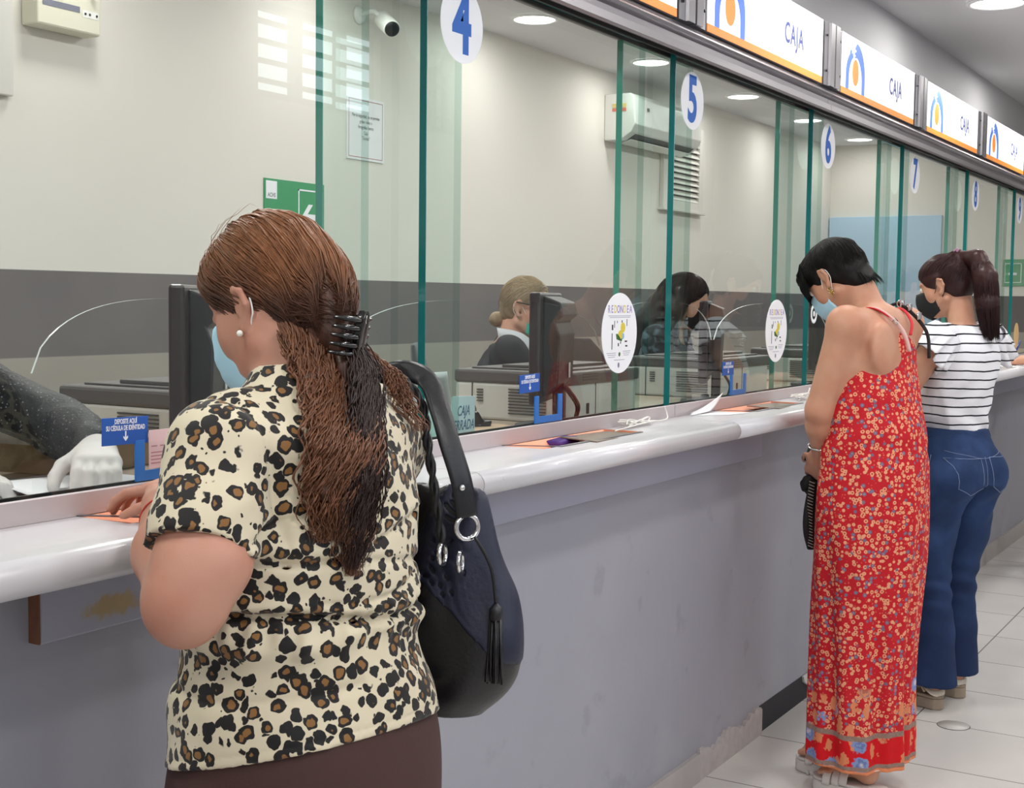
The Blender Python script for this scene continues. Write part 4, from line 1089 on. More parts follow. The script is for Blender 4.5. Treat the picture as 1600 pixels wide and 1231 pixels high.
def strap_over(parent, M, L_, u, r, zf, m, w_=.012, name='strap'):
    pts = [M @ Vector((r*math.cos(a), u*L_+.0*a, zf+r*.95*math.sin(a))) for a in np.linspace(-.15, PI+.15, 15)]
    bm = bmesh.new(); tube(bm, pts, w_, 8, flat=.18, nrm=None); return from_bm(name, bm, m, parent, True)
def build_rw():
    H_ = head_frame((-.012, .165, 1.495), yaw=.05, pitch=-.72)
    SH = (-.160, .035, 1.362); EL = (-.165, .108, 1.120); WR = (-.095, .150, .985)
    SH2 = (.160, .035, 1.362); EL2 = (.19, .10, 1.12); WR2 = (.05, .14, 1.00)
    F = Field((-.34, -.22, -.01), (.34, .56, 1.70), .005)
    F.loft([(.78, 0, .04, .165, .11, .12), (.90, 0, .045, .17, .11, .125), (1.03, 0, .045, .13, .10, .09), (1.17, 0, .04, .148, .12, .095), (1.28, 0, .035, .155, .10, .095), (1.36, 0, .03, .120, .06, .07), (1.395, 0, .03, .06, .045, .05)], .02)
    for sx, hl, tt in ((-1, (-.065, -.04), (-.085, .135)), (1, (.045, .075), (.02, .27))):
        an = (hl[0], hl[1]+.03, .115); F.chain([(sx*.075, .05, .85), (sx*.06, .055+hl[1]*.2, .5), an], [.08, .05, .034], .03)
        F.cone((hl[0], hl[1]+.02, .085), (hl[0], hl[1]+.02, .075), .032, .030, .02); F.cone((an[0], an[1], .095), (tt[0], tt[1]-.045, .067), .032, .024, .02)
        for q in range(5):
            ox = (q-2)*.0145; r_ = .0115 if (q == 0 and sx > 0) or (q == 4 and sx < 0) else .0088
            F.cone((tt[0]+ox*.8, tt[1]-.055, .066), (tt[0]+ox, tt[1]-.018-abs(ox)*.3, .060), r_, r_*.9, .004)
    F.cone((0, .035, 1.35), H_ @ Vector((0, -.035, -.06)), .052, .050, .035)
    F.cone((0, .02, 1.365), SH, .045, .050, .03); F.cone((0, .02, 1.365), SH2, .045, .050, .03)
    arm(F, SH, EL, WR, (.050, .040, .037, .023)); arm(F, SH2, EL2, WR2)
    F.ell((-.095, -.040, 1.30), (.055, .022, .065), .04, rot=Euler((0, 0, .1)))   # shoulder blade
    hand(F, WR, (.35, .45, -.75), (.8, -.2, .4), (.3, .8, .4), .92, curl=.75)
    hand(F, WR2, (-.55, .35, -.5), (-.5, -.5, .4), (-.2, .8, .5), .92, curl=.75)
    head_prims(F, H_, .94)
    F.mesh('body', M_skin_tan, RW)
    # dress
    D = Field((-.28, -.20, .07), (.28, .32, 1.42), .004)
    D.loft([(1.375, 0, .03, .11, .07, .075), (.075, 0, .050, .172, .142, .140), (.30, 0, .050, .168, .136, .138), (.55, 0, .048, .170, .132, .150), (.85, 0, .045, .180, .128, .165), (1.02, 0, .042, .168, .125, .152), (1.17, 0, .042, .162, .130, .124), (1.26, 0, .038, .158, .115, .104), (1.31, 0, .035, .150, .10, .10)], .01)
    def fl(x, y, z):
        a = np.arctan2(y-.05, x); k = np.clip((1.1-z)/.8, 0, 1)
        d = -.010*k*np.sin(a*7+1.5*np.sin(z*3)+.6)-.005*k*np.sin(a*15+z*4)
        d += .006*np.sin((z-x*.6)*55+np.sin(a*3)*2)*np.exp(-((z-1.06)/.10)**2)*.5
        return d
    D.field_add(fl); D.noise(.005, 4, 4, 3, 8)
    # scooped back neckline falling from the strap towards the arm
    D.plane((-.12, -.07, 1.268), (-.66, -.2, 1), .008); D.plane((.12, -.07, 1.268), (.66, -.2, 1), .008); D.ell((0, .16, 1.40), (.12, .12, .12), .01, 'sub'); D.ell((SH[0]-.02, SH[1]+.01, 1.29), (.065, .075, .085), .01, 'sub')
    D.plane((0, 0, .096), (0, .04, -1)); D.shell(.006)
    # side slit step at the hem: the front panel ends a little higher
    D.mesh('dress', M_red, RW)
    for sx in (-1, 1):
        bm = bmesh.new(); tube(bm, smooth_path([(sx*.012, -.066, 1.335), (sx*.045, -.050, 1.372), (sx*.075, .0, 1.408), (sx*.082, .05, 1.396), (sx*.085, .105, 1.33), (sx*.08, .13, 1.28)], 5), .0048, 6, flat=.4); from_bm('dress_strap', bm, mat('red_strap', (200, 30, 40), .7), RW, True)
    bm = bmesh.new(); tube(bm, smooth_path([(-.012, -.078, 1.29), (-.032, -.068, 1.345), (-.060, -.03, 1.392), (-.068, .02, 1.404), (-.068, .10, 1.34)], 5), .0075, 6, flat=.25); bs = from_bm('bra_strap', bm, mat('pale_pink_strap', (236, 200, 196), .5), RW, True)
    bm = bmesh.new(); Mb = Matrix.Translation((-.046, -.052, 1.374)) @ Matrix.Rotation(-.7, 4, 'X') @ Matrix.Rotation(-.5, 4, 'Y'); 
    box(bm, -.010, .010, -.003, .003, -.008, -.005, .0005, Mb); box(bm, -.010, .010, -.003, .003, .005, .008, .0005, Mb); box(bm, -.010, -.008, -.003, .003, -.008, .008, .0005, Mb); box(bm, .008, .010, -.003, .003, -.008, .008, .0005, Mb); from_bm('buckle', bm, M_silver, bs)
    # hair: short crop
    Hf = Field((-.15, .0, 1.36), (.13, .34, 1.66), .004); cap_hair(Hf, H_, .94, low=.012); Hf.ell(H_ @ Vector((0, .062, .052)), (.062, .032, .036), .03, rot=H_.to_3x3()); Hf.noise(.004, 25, 25, 25, 3)
    tmp = Hf.mesh('tmp', M_black_fab, None); rnd = random.Random(21); SE = []
    for i in range(1500):
        cr = Vector((rnd.gauss(0, .10), -.25+rnd.gauss(0, .15), .95)); az = rnd.uniform(-PI, PI)
        e = Vector((math.sin(az), math.cos(az), rnd.uniform(-.75, .1) if abs(az) > 2 else rnd.uniform(-.25, .35))); SE.append((cr.normalized()*1.0, e))
    st, wd = surface_strands(tmp, H_, SE, rnd, n=12, s=.94, w_=(.0006, .0013))
    for i in range(420):   # fringe falling forward past the eyes, wisps at the nape and crown
        k = rnd.random(); x0 = rnd.uniform(-.070, .05)
        q_ = 1-(x0/.095)**2; a = H_ @ Vector((x0, .075*q_, .085)); b = H_ @ Vector((x0*1.05-.008, .100*q_+.006, .005+rnd.uniform(-.025, .03))); m_ = H_ @ Vector((x0*1.03, .098*q_, .058)); st.append([tuple(p) for p in smooth_path([a, m_, b], 5)]); wd.append(.0012)
    for i in range(60):
        x0 = rnd.uniform(-.05, .05); a = H_ @ Vector((x0, -.085, -.045)); b = H_ @ Vector((x0*1.1, -.080-rnd.uniform(0, .01), -.085-rnd.uniform(0, .015))); st.append([tuple(a), tuple((a+b)/2), tuple(b)]); wd.append(.0012)
    finish_hair(RW, tmp, st, wd, hair_mat('short_dark_hair', (9, 8, 8), (17, 14, 14), (30, 24, 23), 1.4, 1.6, .5, .2))
    mask_mesh(H_, RW, M_mask_blue, M_white_elastic, s=.94, front=.080, puff=.018); add_eyes(H_, RW, .94)
    bm = bmesh.new()
    for k in range(3): torus(bm, .0055, .0016, Matrix.Translation(H_ @ Vector((-.080, .004, -.040-.008*k))) @ Matrix.Rotation(PI/2, 4, 'Y'), seg=14, sides=6)
    from_bm('earring', bm, M_gold, RW, True)
    bm = bmesh.new(); d = (Vector(WR)-Vector(EL)).normalized(); torus(bm, .033, .0028, Matrix.Translation(Vector(WR)-d*.03) @ d.to_track_quat('Z', 'Y').to_matrix().to_4x4() @ Matrix.Rotation(.25, 4, 'X')); from_bm('bracelet', bm, M_silver, RW, True)
    for hl, tt in (((-.065, -.085), (-.087, .145)), ((.048, .045), (.018, .275))):
        o, M, L_ = platform_sandal(RW, hl, tt, M_platform)
        for u, r, zf in ((.62, .040, .040), (.74, .043, .036), (.52, .040, .045)): strap_over(o, M, L_, u, r, zf, M_platform, .013)
        pts = [M @ Vector((.031*math.cos(a), .27*L_-.033*math.sin(a), .098)) for a in np.linspace(-.1, 2*PI-.1, 22)]; bm = bmesh.new(); tube(bm, pts, .009, 8, flat=.2, cap=False, nrm=None); from_bm('ankle_strap', bm, M_platform, o, True)
build_rw()
# crochet bag at her far hip with its crossbody strap
def build_rw_bag():
    O = Vector((3.885, 1.232, .70)); t = thing('crossbody_bag', 'small black crochet-edged bag hanging in front of the woman in the red dress', 'handbag', tuple(O), math.radians(-15))
    Mk = mat('black_crochet', (20, 17, 18), .7, bump=.8, bscale=180)
    F = Field((-.14, -.06, -.02), (.14, .10, .25), .004); F.loft([(.0, 0, 0, .085, .018, .018), (.05, 0, 0, .105, .026, .026), (.15, 0, 0, .10, .022, .022), (.20, 0, 0, .085, .012, .012)], .01); F.mesh('pouch', Mk, t)
    F = Field((-.14, -.06, .08), (.14, .12, .27), .004); F.ell((0, .030, .185), (.075, .030, .036), .01); F.cone((-.06, .02, .20), (.06, .02, .20), .012, .012, .02); F.noise(.004, 40, 40, 40, 2); F.mesh('flap', Mk, t)
    ml = mat('pale_stitching', (170, 160, 150), .7); bm = bmesh.new()
    for k in range(22):
        z = .01+.009*k; tube(bm, [(-.086-.012*math.sin(z*14), -.020, z), (-.090-.012*math.sin(z*14), -.004, z+.005)], .0011, 5)
    from_bm('edge_stitching', bm, ml, t, True); bm = bmesh.new()
    for k in range(22):
        z = .01+.009*k; tube(bm, [(-.06, -.0262+.006*max(0, (z-.14)/.06), z), (-.056, -.0265+.006*max(0, (z-.14)/.06), z+.005)], .0010, 4)
    from_bm('front_stitching', bm, ml, t, True)
    bm = bmesh.new()
    for k in range(2): sphere(bm, (-.072, -.024, .155+.018*k), .0035)
    from_bm('stud', bm, M_silver, t, True)
    # strap: up the front, over the far shoulder, across the back (points in world space, brought into the bag's frame)
    Mi = (Matrix.Translation(O) @ Matrix.Rotation(math.radians(-15), 4, 'Z')).inverted() @ (Matrix.Translation((3.85, 1.055, 0)) @ Matrix.Rotation(math.radians(-15), 4, 'Z'))
    path = [(-.085, .205, .96), (-.03, .195, 1.08), (.05, .185, 1.22), (.082, .13, 1.33), (.095, .05, 1.415), (.092, -.005, 1.41), (.085, -.075, 1.345), (.06, -.100, 1.27)]
    bm = bmesh.new(); tube(bm, smooth_path([Mi @ Vector(p) for p in path], 6), .0055, 7, flat=.4); from_bm('strap', bm, Mk, t, True)
    bm = bmesh.new()
    for k, p in enumerate(((.093, .015, 1.422), (.091, -.012, 1.412), (.087, -.045, 1.388))):
        torus(bm, .010, .0022, Matrix.Translation(Mi @ Vector(p)) @ Matrix.Rotation(1.3, 4, 'Y') @ Matrix.Rotation(.5*k, 4, 'X'), seg=16, sides=6)
        box(bm, -.009, .009, -.002, .002, -.010, .010, .001, Matrix.Translation(Mi @ Vector((p[0], p[1]-.006, p[2]+.001))))
    from_bm('buckle', bm, M_silver, t, True)
build_rw_bag()

# ================================================================== woman in striped top and jeans
def m_stripes():
    g = G('white_striped_jersey', .75, .25); z = g.xyz()[2]
    zz = g.math('ADD', z, g.math('MULTIPLY', g.math('SUBTRACT', g.noise(9, 2), .5), .014))
    m = g.math('MODULO', g.math('ADD', zz, 3.2), .0318); f = g.math('MULTIPLY', g.step(m, .0012, .0020), g.step(m, .0074, .0066))
    g.color(g.mix(f, (234, 234, 240), (22, 22, 34))); g.bump(g.noise(300, 2), .1, .001); return g.m
M_stripe = m_stripes()
def m_denim():
    g = G('blue_denim', .8, .2); fade = g.step(g.noise(7, 3), .40, .75)
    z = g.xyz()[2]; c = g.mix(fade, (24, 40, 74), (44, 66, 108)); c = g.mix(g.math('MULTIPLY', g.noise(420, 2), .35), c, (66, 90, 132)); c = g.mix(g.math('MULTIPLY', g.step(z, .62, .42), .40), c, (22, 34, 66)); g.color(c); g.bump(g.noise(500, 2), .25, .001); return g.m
M_denim = m_denim()
M_espad = mat('woven_sole', (160, 144, 126), .85, bump=.6, bscale=200, var=.15, vscale=60)
M_beige = mat('beige_strap', (224, 214, 196), .55)
JW = thing('person', 'woman with long dark ponytail, striped frill-sleeve top and blue jeans', 'person', (4.94, 1.085, 0), math.radians(-25))
def build_jw():
    H_ = head_frame((.004, .088, 1.490), yaw=.42, pitch=-.34)
    SH = (-.138, -.01, 1.300); EL = (-.205, .10, 1.09); WR = (-.07, .30, 1.13); SH2 = (.138, 0, 1.30); EL2 = (.19, .12, 1.08); WR2 = (.05, .31, 1.13)
    F = Field((-.34, -.22, -.01), (.34, .52, 1.66), .005)
    F.loft([(.80, -.01, .0, .14, .09, .10), (.95, 0, .02, .085, .06, .055), (1.08, 0, .015, .100, .08, .065), (1.20, 0, .0, .125, .10, .078), (1.28, 0, -.005, .11, .06, .066), (1.335, 0, -.005, .055, .04, .045)], .02)
    F.cone((0, -.005, 1.31), H_ @ Vector((0, -.03, -.06)), .047, .047, .03)
    F.cone((0, -.01, 1.30), SH, .034, .040, .03); F.cone((0, -.01, 1.30), SH2, .034, .040, .03)
    arm(F, SH, EL, WR, (.046, .043, .038, .023)); arm(F, SH2, EL2, WR2)
    hand(F, WR, (.3, .95, 0), (0, 0, -1), (1, -.2, 0), .9, curl=.5); hand(F, WR2, (-.3, .95, 0), (0, 0, -1), (-1, -.2, 0), .9, curl=.5)
    FT = (((-.145, -.060), (-.150, .165)), ((.040, -.010), (.045, .215)))
    for (hl, tt), sx in zip(FT, (-1, 1)):
        F.chain([(sx*.075-.012, -.01, .80), (sx*.06+hl[0]*.4-.01, .005, .60), (hl[0]*.85, hl[1]*.4+.02, .43), (hl[0], hl[1]+.035, .13), (hl[0], hl[1]+.035, .10)], [.075, .06, .045, .036, .034], .02)
        F.cone((hl[0], hl[1]+.025, .085), (hl[0], hl[1]+.02, .078), .031, .029, .02); F.cone((hl[0], hl[1]+.04, .10), (tt[0], tt[1]-.04, .068), .031, .025, .02)
    head_prims(F, H_, .93); F.mesh('body', M_skin_tan, JW)
    # top
    T = Field((-.30, -.20, .90), (.28, .22, 1.40), .0035)
    T.loft([(.93, 0, .02, .135, .108, .112), (.965, 0, .02, .128, .104, .100), (1.02, 0, .018, .130, .108, .098), (1.10, 0, .012, .140, .122, .104), (1.20, 0, .0, .152, .124, .108), (1.28, 0, -.005, .145, .085, .094), (1.335, 0, -.005, .082, .055, .064), (1.35, 0, 0, .064, .05, .056)], .01)
    T.cone((-.10, -.005, 1.305), SH, .055, .060, .02); T.cone((.10, -.005, 1.305), SH2, .055, .060, .02)
    T.plane((-.168, 0, 1.27), (-1, .1, -.25), .006); T.plane((.168, 0, 1.27), (1, .1, -.25), .006)
    T.field_add(lambda x, y, z: .005*np.sin((z+x*.7)*70)*np.exp(-((z-1.0)/.05)**2)+.0035*np.sin((z-x)*45+y*20)*np.exp(-((z-1.12)/.08)**2)); T.noise(.004, 6, 6, 6, 5)
    T.cone((0, .02, 1.405), (.0, .06, 1.39), .058, .065, .004, 'sub'); T.plane((0, 0, .962), (.0, -.10, -1)); T.shell(.006); T.mesh('striped_top', M_stripe, JW)
    # fluted frill sleeves hanging from the shoulders
    for sx, S_, E_ in ((-1, SH, EL), (1, SH2, EL2)):
        bm = bmesh.new(); rows = []; nA = 84; ax = (Vector(E_)-Vector(S_)).normalized(); ax = (ax*.8+Vector((sx*.45, 0, 0))).normalized()
        u1 = ax.cross(Vector((0, 1, 0))).normalized(); u2 = ax.cross(u1).normalized()
        for j in range(10):
            v = j/9; row = []
            for i in range(nA+1):
                a = 2*PI*i/nA; fl_ = .012*v*math.sin(a*10+sx+v)+.004*v*math.sin(a*23)
                r = .060+.024*v**.8+fl_; d_ = -.034+.115*v+.010*v*math.sin(a*5)
                row.append(bm.verts.new(Vector(S_)+ax*d_+(u1*math.cos(a)+u2*math.sin(a)*1.12)*r))
            rows.append(row)
        for A, B in zip(rows, rows[1:]):
            for i in range(nA): bm.faces.new((A[i], A[i+1], B[i+1], B[i]))
        bmesh.ops.remove_doubles(bm, verts=bm.verts, dist=1e-5); bm.normal_update(); bmesh.ops.solidify(bm, geom=bm.faces[:], thickness=.0022); from_bm('frill_sleeve', bm, M_stripe, JW, True)
    # jeans
    J = Field((-.28, -.20, .05), (.28, .20, 1.02), .004)
    J.loft([(.79, -.01, -.005, .162, .112, .130), (.86, -.008, .0, .162, .118, .126), (.93, -.004, .012, .145, .110, .115), (.985, 0, .02, .124, .100, .098)], .02)
    for (hl, tt), sx in zip(FT, (-1, 1)):
        J.chain([(sx*.083-.012, -.012, .80), (sx*.06+hl[0]*.4-.01, .005, .60), (hl[0]*.85, hl[1]*.4+.02, .43), (hl[0]*.93, hl[1]*.7+.02, .26), (hl[0], hl[1]+.035, .07)], [.092, .078, .062, .070, .094], .02)
    J.ell((-.085, -.075, .82), (.075, .065, .085), .03); J.ell((.070, -.075, .82), (.075, .065, .085), .03); J.cone((-.008, -.155, .86), (-.008, -.14, .72), .010, .014, .02, 'sub')
    def jf(x, y, z): return .005*np.sin((z+x*.4)*85+y*18)*np.exp(-((z-.43)/.07)**2)+.004*np.sin((z-x*1.2)*60)*np.exp(-((z-.70)/.05)**2)
    J.field_add(jf); J.noise(.004, 8, 8, 5, 6); J.plane((-.14, 0, .098), (0, .12, -1)); J.plane((0, .02, .985), (0, 0, 1)); J.shell(.007)
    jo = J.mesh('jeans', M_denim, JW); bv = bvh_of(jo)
    ms = mat('denim_stitch', (112, 126, 160), .7)
    def seam(pts, src, name='seam', r=.0011, parent=jo):
        P = []
        for p in smooth_path(pts, 6):
            h_ = bv.find_nearest(p, .08)
            if h_[0]: n_ = h_[1] if h_[1].dot(p-Vector(src)) > 0 else -h_[1]; P.append(h_[0]+n_*.0008)
        bm = bmesh.new(); tube(bm, P, r, 5); return from_bm(name, bm, ms, parent, True)
    def pocket(sx):
        cx = -.008+sx*.082; pts = [(-.062, .055), (.060, .052), (.056, -.050), (.0, -.074), (-.056, -.048), (-.062, .055)]; V3 = [Vector((cx+a*.95*1.0, -.16, .835+b)) for a, b in pts]
        Q = []
        for a, b in zip(V3, V3[1:]): Q += [a.lerp(b, t) for t in (0, .25, .5, .75)]
        P = []
        for p in Q+[V3[0]]:
            h_ = bv.ray_cast(Vector((p.x, -.4, p.z)), Vector((0, 1, 0)))
            if h_[0]: P.append(h_[0]+Vector((0, -.0012, 0)))
        bm = bmesh.new(); tube(bm, P, .0013, 5); po = from_bm('pocket', bm, ms, jo, True)
        bm = bmesh.new(); tube(bm, [p+Vector((0, -.0005, -.009)) for p in P[:5]], .0011, 5); from_bm('pocket_hem', bm, ms, po, True)
    pocket(-1); pocket(1)
    seam([(-.16, -.06, .925), (-.08, -.12, .905), (-.008, -.13, .890), (.07, -.12, .905), (.15, -.06, .925)], (0, 0, .9), 'yoke_seam'); seam([(-.008, -.14, .90), (-.008, -.15, .82), (-.008, -.12, .76)], (0, 0, .82), 'centre_seam')
    seam([(-.17, -.01, .90), (-.185, -.01, .78), (-.165, 0, .60), (-.17, .01, .43), (-.20, .0, .25), (-.23, -.02, .12)], (-.10, .0, .5), 'side_seam')
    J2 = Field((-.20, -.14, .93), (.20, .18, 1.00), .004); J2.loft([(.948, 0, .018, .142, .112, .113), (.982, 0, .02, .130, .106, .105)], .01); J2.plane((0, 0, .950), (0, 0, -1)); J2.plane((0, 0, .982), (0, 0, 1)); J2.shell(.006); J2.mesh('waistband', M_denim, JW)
    # head things
    Hf = Field((-.13, -.18, 1.26), (.16, .26, 1.66), .004); cap_hair(Hf, H_, .93); Hf.noise(.002, 20, 20, 20, 2)
    tie = H_ @ Vector((.0, -.070, .085)); Hf.cone(H_ @ Vector((0, -.06, .05)), tie, .035, .016, .02)
    tail = [tie+Vector((0, -.008, .004)), (.020, -.035, 1.585), (.018, -.070, 1.52), (.020, -.082, 1.43), (.022, -.092, 1.36), (.024, -.100, 1.305)]
    Hf.chain(tail, [.018, .030, .040, .038, .026, .008], .02)
    tmp = Hf.mesh('tmp', M_black_fab, None); rnd = random.Random(31); tl = H_.inverted() @ tie; dl = (tl-Vector((0, -.011, .028))).normalized(); SE = []
    for i in range(1100):
        az = rnd.uniform(-PI, PI); SE.append((Vector((math.sin(az), math.cos(az), rnd.uniform(-.6, .3) if abs(az) > 1.4 else rnd.uniform(.15, .5))), dl+Vector((rnd.gauss(0, .04), rnd.gauss(0, .04), 0))))
    st, wd = surface_strands(tmp, H_, SE, rnd, s=.93, w_=(.0005, .0010), jit=.02)
    for i in range(750):
        a = rnd.uniform(0, 2*PI); q = rnd.uniform(.7, 1.03); P = []
        rr = [.015, .031, .041, .040, .034, .026]
        L_ = rnd.uniform(.82, 1.06)
        for k, (c, r) in enumerate(zip(tail, rr)):
            c = Vector(c); P.append(c+Vector((math.cos(a)*r*q, math.sin(a)*r*q, 0)))
        P[-1] = P[-1].lerp(P[-2], 1-L_) if L_ < 1 else P[-1]+Vector((rnd.gauss(0.004, .006), rnd.gauss(0, .004), -.02*rnd.random()))
        st.append([tuple(p) for p in smooth_path(P, 5)]); wd.append(rnd.uniform(.0006, .0012))
    finish_hair(JW, tmp, st, wd, hair_mat('dark_brown_hair', (30, 15, 17), (46, 25, 27), (74, 44, 42), 1.30, 1.62, .38))
    bm = bmesh.new()
    for k in range(3):
        torus(bm, .019, .006, Matrix.Translation(tie+Vector((0, -.003*k, .004*k))) @ Matrix.Rotation(.9+.25*k, 4, 'X') @ Matrix.Rotation(.3*k, 4, 'Y'), seg=22, sides=8)
    from_bm('scrunchie', bm, mat('plum_scrunchie', (150, 92, 130), .6, sheen=.4), JW, True)
    mask_mesh(H_, JW, mat('black_mask', (24, 25, 28), .8), M_black_fab, s=.93, front=.080, shape='cup'); add_eyes(H_, JW, .93)
    for (hl, tt) in FT:
        o, M, L_ = platform_sandal(JW, (hl[0], hl[1]-.018), tt, M_espad, .050, chunky=False)
        for (a, b) in (((.034, .30, .085), (-.034, .62, .075)), ((-.034, .30, .085), (.034, .62, .075)), ((.034, .20, .060), (.034, .34, .11)), ((-.034, .20, .060), (-.034, .34, .11))):
            pa, pb = M @ Vector((a[0], a[1]*L_, a[2])), M @ Vector((b[0], b[1]*L_, b[2])); md = (pa+pb)/2+Vector((0, 0, .028 if a[0]*b[0] < 0 else 0)); bm = bmesh.new(); tube(bm, smooth_path([pa, md, pb], 6), .007, 7, flat=.25); from_bm('strap', bm, M_beige, o, True)
        pts = [M @ Vector((.037*math.cos(a), .155*L_-.030*math.sin(a), .075+.03*math.sin(a)*-1*.6)) for a in np.linspace(-.3, PI+.3, 14)]
        bm = bmesh.new(); tube(bm, pts, .012, 8, flat=.2, nrm=(0, -1, .3)); from_bm('heel_strap', bm, M_beige, o, True)
build_jw()
# ================================================================== tellers' side
M_desk = mat('desk_laminate', (176, 158, 140), .45, var=.05, vscale=6)
bm = bmesh.new()
dp = [(.2, 1.632), (11.5, 1.632), (11.5, 2.42)]
for xa, xb in ((9.7, 8.9), (8.45, 7.65), (7.2, 6.4), (5.65, 4.78), (4.40, 3.52), (1.80, 1.02)): dp += [(xa, 2.42), (xa, 2.12), (xb, 2.12), (xb, 2.42)]
dp += [(.2, 2.42)]
prism(bm, dp, 'z', 1.045, 1.080); box(bm, .2, 11.5, 1.632, 1.66, .0, 1.045)
for x in (.3, 1.5, 2.7, 3.9, 5.1, 6.3, 7.5, 8.7, 9.9, 11.3): box(bm, x, x+.03, 1.66, 2.10, 0, 1.045)
d = from_bm('teller_desk', bm, M_desk); tag(d, 'long beige desk behind the glass that carries the monitors and printers', 'desk')
ZD = 1.0805
M_mon = mat('monitor_black', (34, 34, 38), .42, spec=.5); M_mon2 = mat('monitor_bezel_red_reflection', (46, 30, 34), .3, spec=.6)  # bezel colour has the red dress's reflection painted in as maroon
M_screen = mat('screen_glass', (16, 18, 24), .1)
def monitor(x, y, rz, label, s=1.0, w_=.36, h_=.285):
    t = thing('monitor', label, 'monitor', (x, y, ZD), rz, 'monitors behind the glass')
    bm = bmesh.new(); lathe(bm, [(.105, .0), (.112, .004), (.108, .012), (.03, .018)], 36, Matrix.Diagonal((1, .8, 1, 1))); from_bm('base', bm, M_mon, t, True)
    bm = bmesh.new(); box(bm, -.026, .026, -.045, -.015, .012, .25, .006); from_bm('stand', bm, M_mon, t)
    z0 = .075
    bm = bmesh.new(); box(bm, -w_/2, w_/2, -.006, .022, z0, z0+h_, .006); b = from_bm('bezel', bm, M_mon2, t)
    bm = bmesh.new(); box(bm, -w_/2+.018, w_/2-.018, .0215, .0230, z0+.022, z0+h_-.018); from_bm('screen', bm, M_screen, t)
    bm = bmesh.new()
    prism(bm, [(-.006, z0+.015), (-.046, z0+.05), (-.050, z0+h_-.11), (-.038, z0+h_-.075), (-.058, z0+h_-.060), (-.050, z0+h_-.025), (-.006, z0+h_-.008)], 'x', -w_/2+.05, w_/2-.05, bev=.004)
    bk = from_bm('back_shell', bm, M_mon, t)
    bm = bmesh.new(); box(bm, .03, .05, -.0515, -.0495, z0+.06, z0+.10); from_bm('label', bm, M_white, bk)
    for k, cx in enumerate((-.03, .0, .02)):
        bm = bmesh.new(); tube(bm, smooth_path([(cx, -.045, z0+.04), (cx+.03, -.075, z0-.01), (cx+.05, -.07, .03), (cx+.09+.02*k, -.06, .006), (cx+.15, -.03-.02*k, .006)], 5), .0035, 6); from_bm('cable', bm, [M_dark, M_dark, mat('brown_cable', (120, 60, 40), .5)][k], t, True)
    return t
monitor(1.86, 1.80, math.radians(36), 'black monitor seen edge-on, left of the woman in leopard print')
monitor(3.115, 1.748, math.radians(20), 'black monitor seen from behind, in front of the blond teller')
monitor(4.24, 1.765, math.radians(20), 'black monitor seen edge-on, beside the teller in a black mask', w_=.34, h_=.27)
monitor(5.45, 1.80, math.radians(20), 'black monitor hidden behind the heads of the two women on the right')
M_pr = mat('printer_white', (214, 213, 208), .45); M_prd = mat('printer_grey_top', (92, 88, 88), .45); M_slot = mat('slot_dark', (70, 68, 66), .7)
def printer(x, y, label, col=None):
    t = thing('printer', label, 'printer', (x, y, ZD), 0, 'printers behind the glass')
    W_, D_, H_ = .47, .35, .150
    bm = bmesh.new(); box(bm, 0, W_, 0, D_, 0, H_-.044, .008); b = from_bm('body', bm, M_pr, t)
    bm = bmesh.new(); box(bm, -.003, W_+.012, -.006, D_+.004, H_-.046, H_-.008, .008); from_bm('upper_band', bm, M_prd, t)
    bm = bmesh.new(); box(bm, .04, W_-.03, .03, D_-.03, H_-.008, H_-.003, .002); box(bm, .06, W_-.06, .08, D_-.12, H_-.003, H_+.006, .002); from_bm('output_tray', bm, M_prd, t)
    bm = bmesh.new()
    for k in range(9): box(bm, -.0035, .001, .05+.0, .17, .020+k*.0085, .0235+k*.0085)
    from_bm('vent', bm, M_slot, b)
    bm = bmesh.new()
    for k in range(5): box(bm, -.0035, .001, .255, .275, .052+k*.008, .055+k*.008)
    from_bm('side_slots', bm, M_slot, b)
    bm = bmesh.new(); box(bm, -.0015, .001, .290, .293, .0, .104); box(bm, .20, .202, -.0015, .001, .0, .104); from_bm('panel_seam', bm, M_slot, b)
    bm = bmesh.new()
    for k in range(3): box(bm, .11+.0, .20, -.0075, -.005, H_-.034+k*.008, H_-.031+k*.008)
    from_bm('button_slots', bm, M_slot, b)
    bm = bmesh.new(); box(bm, .145, .160, -.002, .001, .020, .05); from_bm('port', bm, M_dark, b)
printer(3.24, 1.775, 'white and grey laser printer behind the monitor of the blond teller')
printer(4.45, 1.80, 'white and grey laser printer in front of the teller in a black mask')
printer(2.03, 2.02, 'low grey printer on the desk, between the blue deposit sign and the leftmost monitor')
printer(5.66, 1.80, 'white and grey laser printer behind the woman in the red dress')
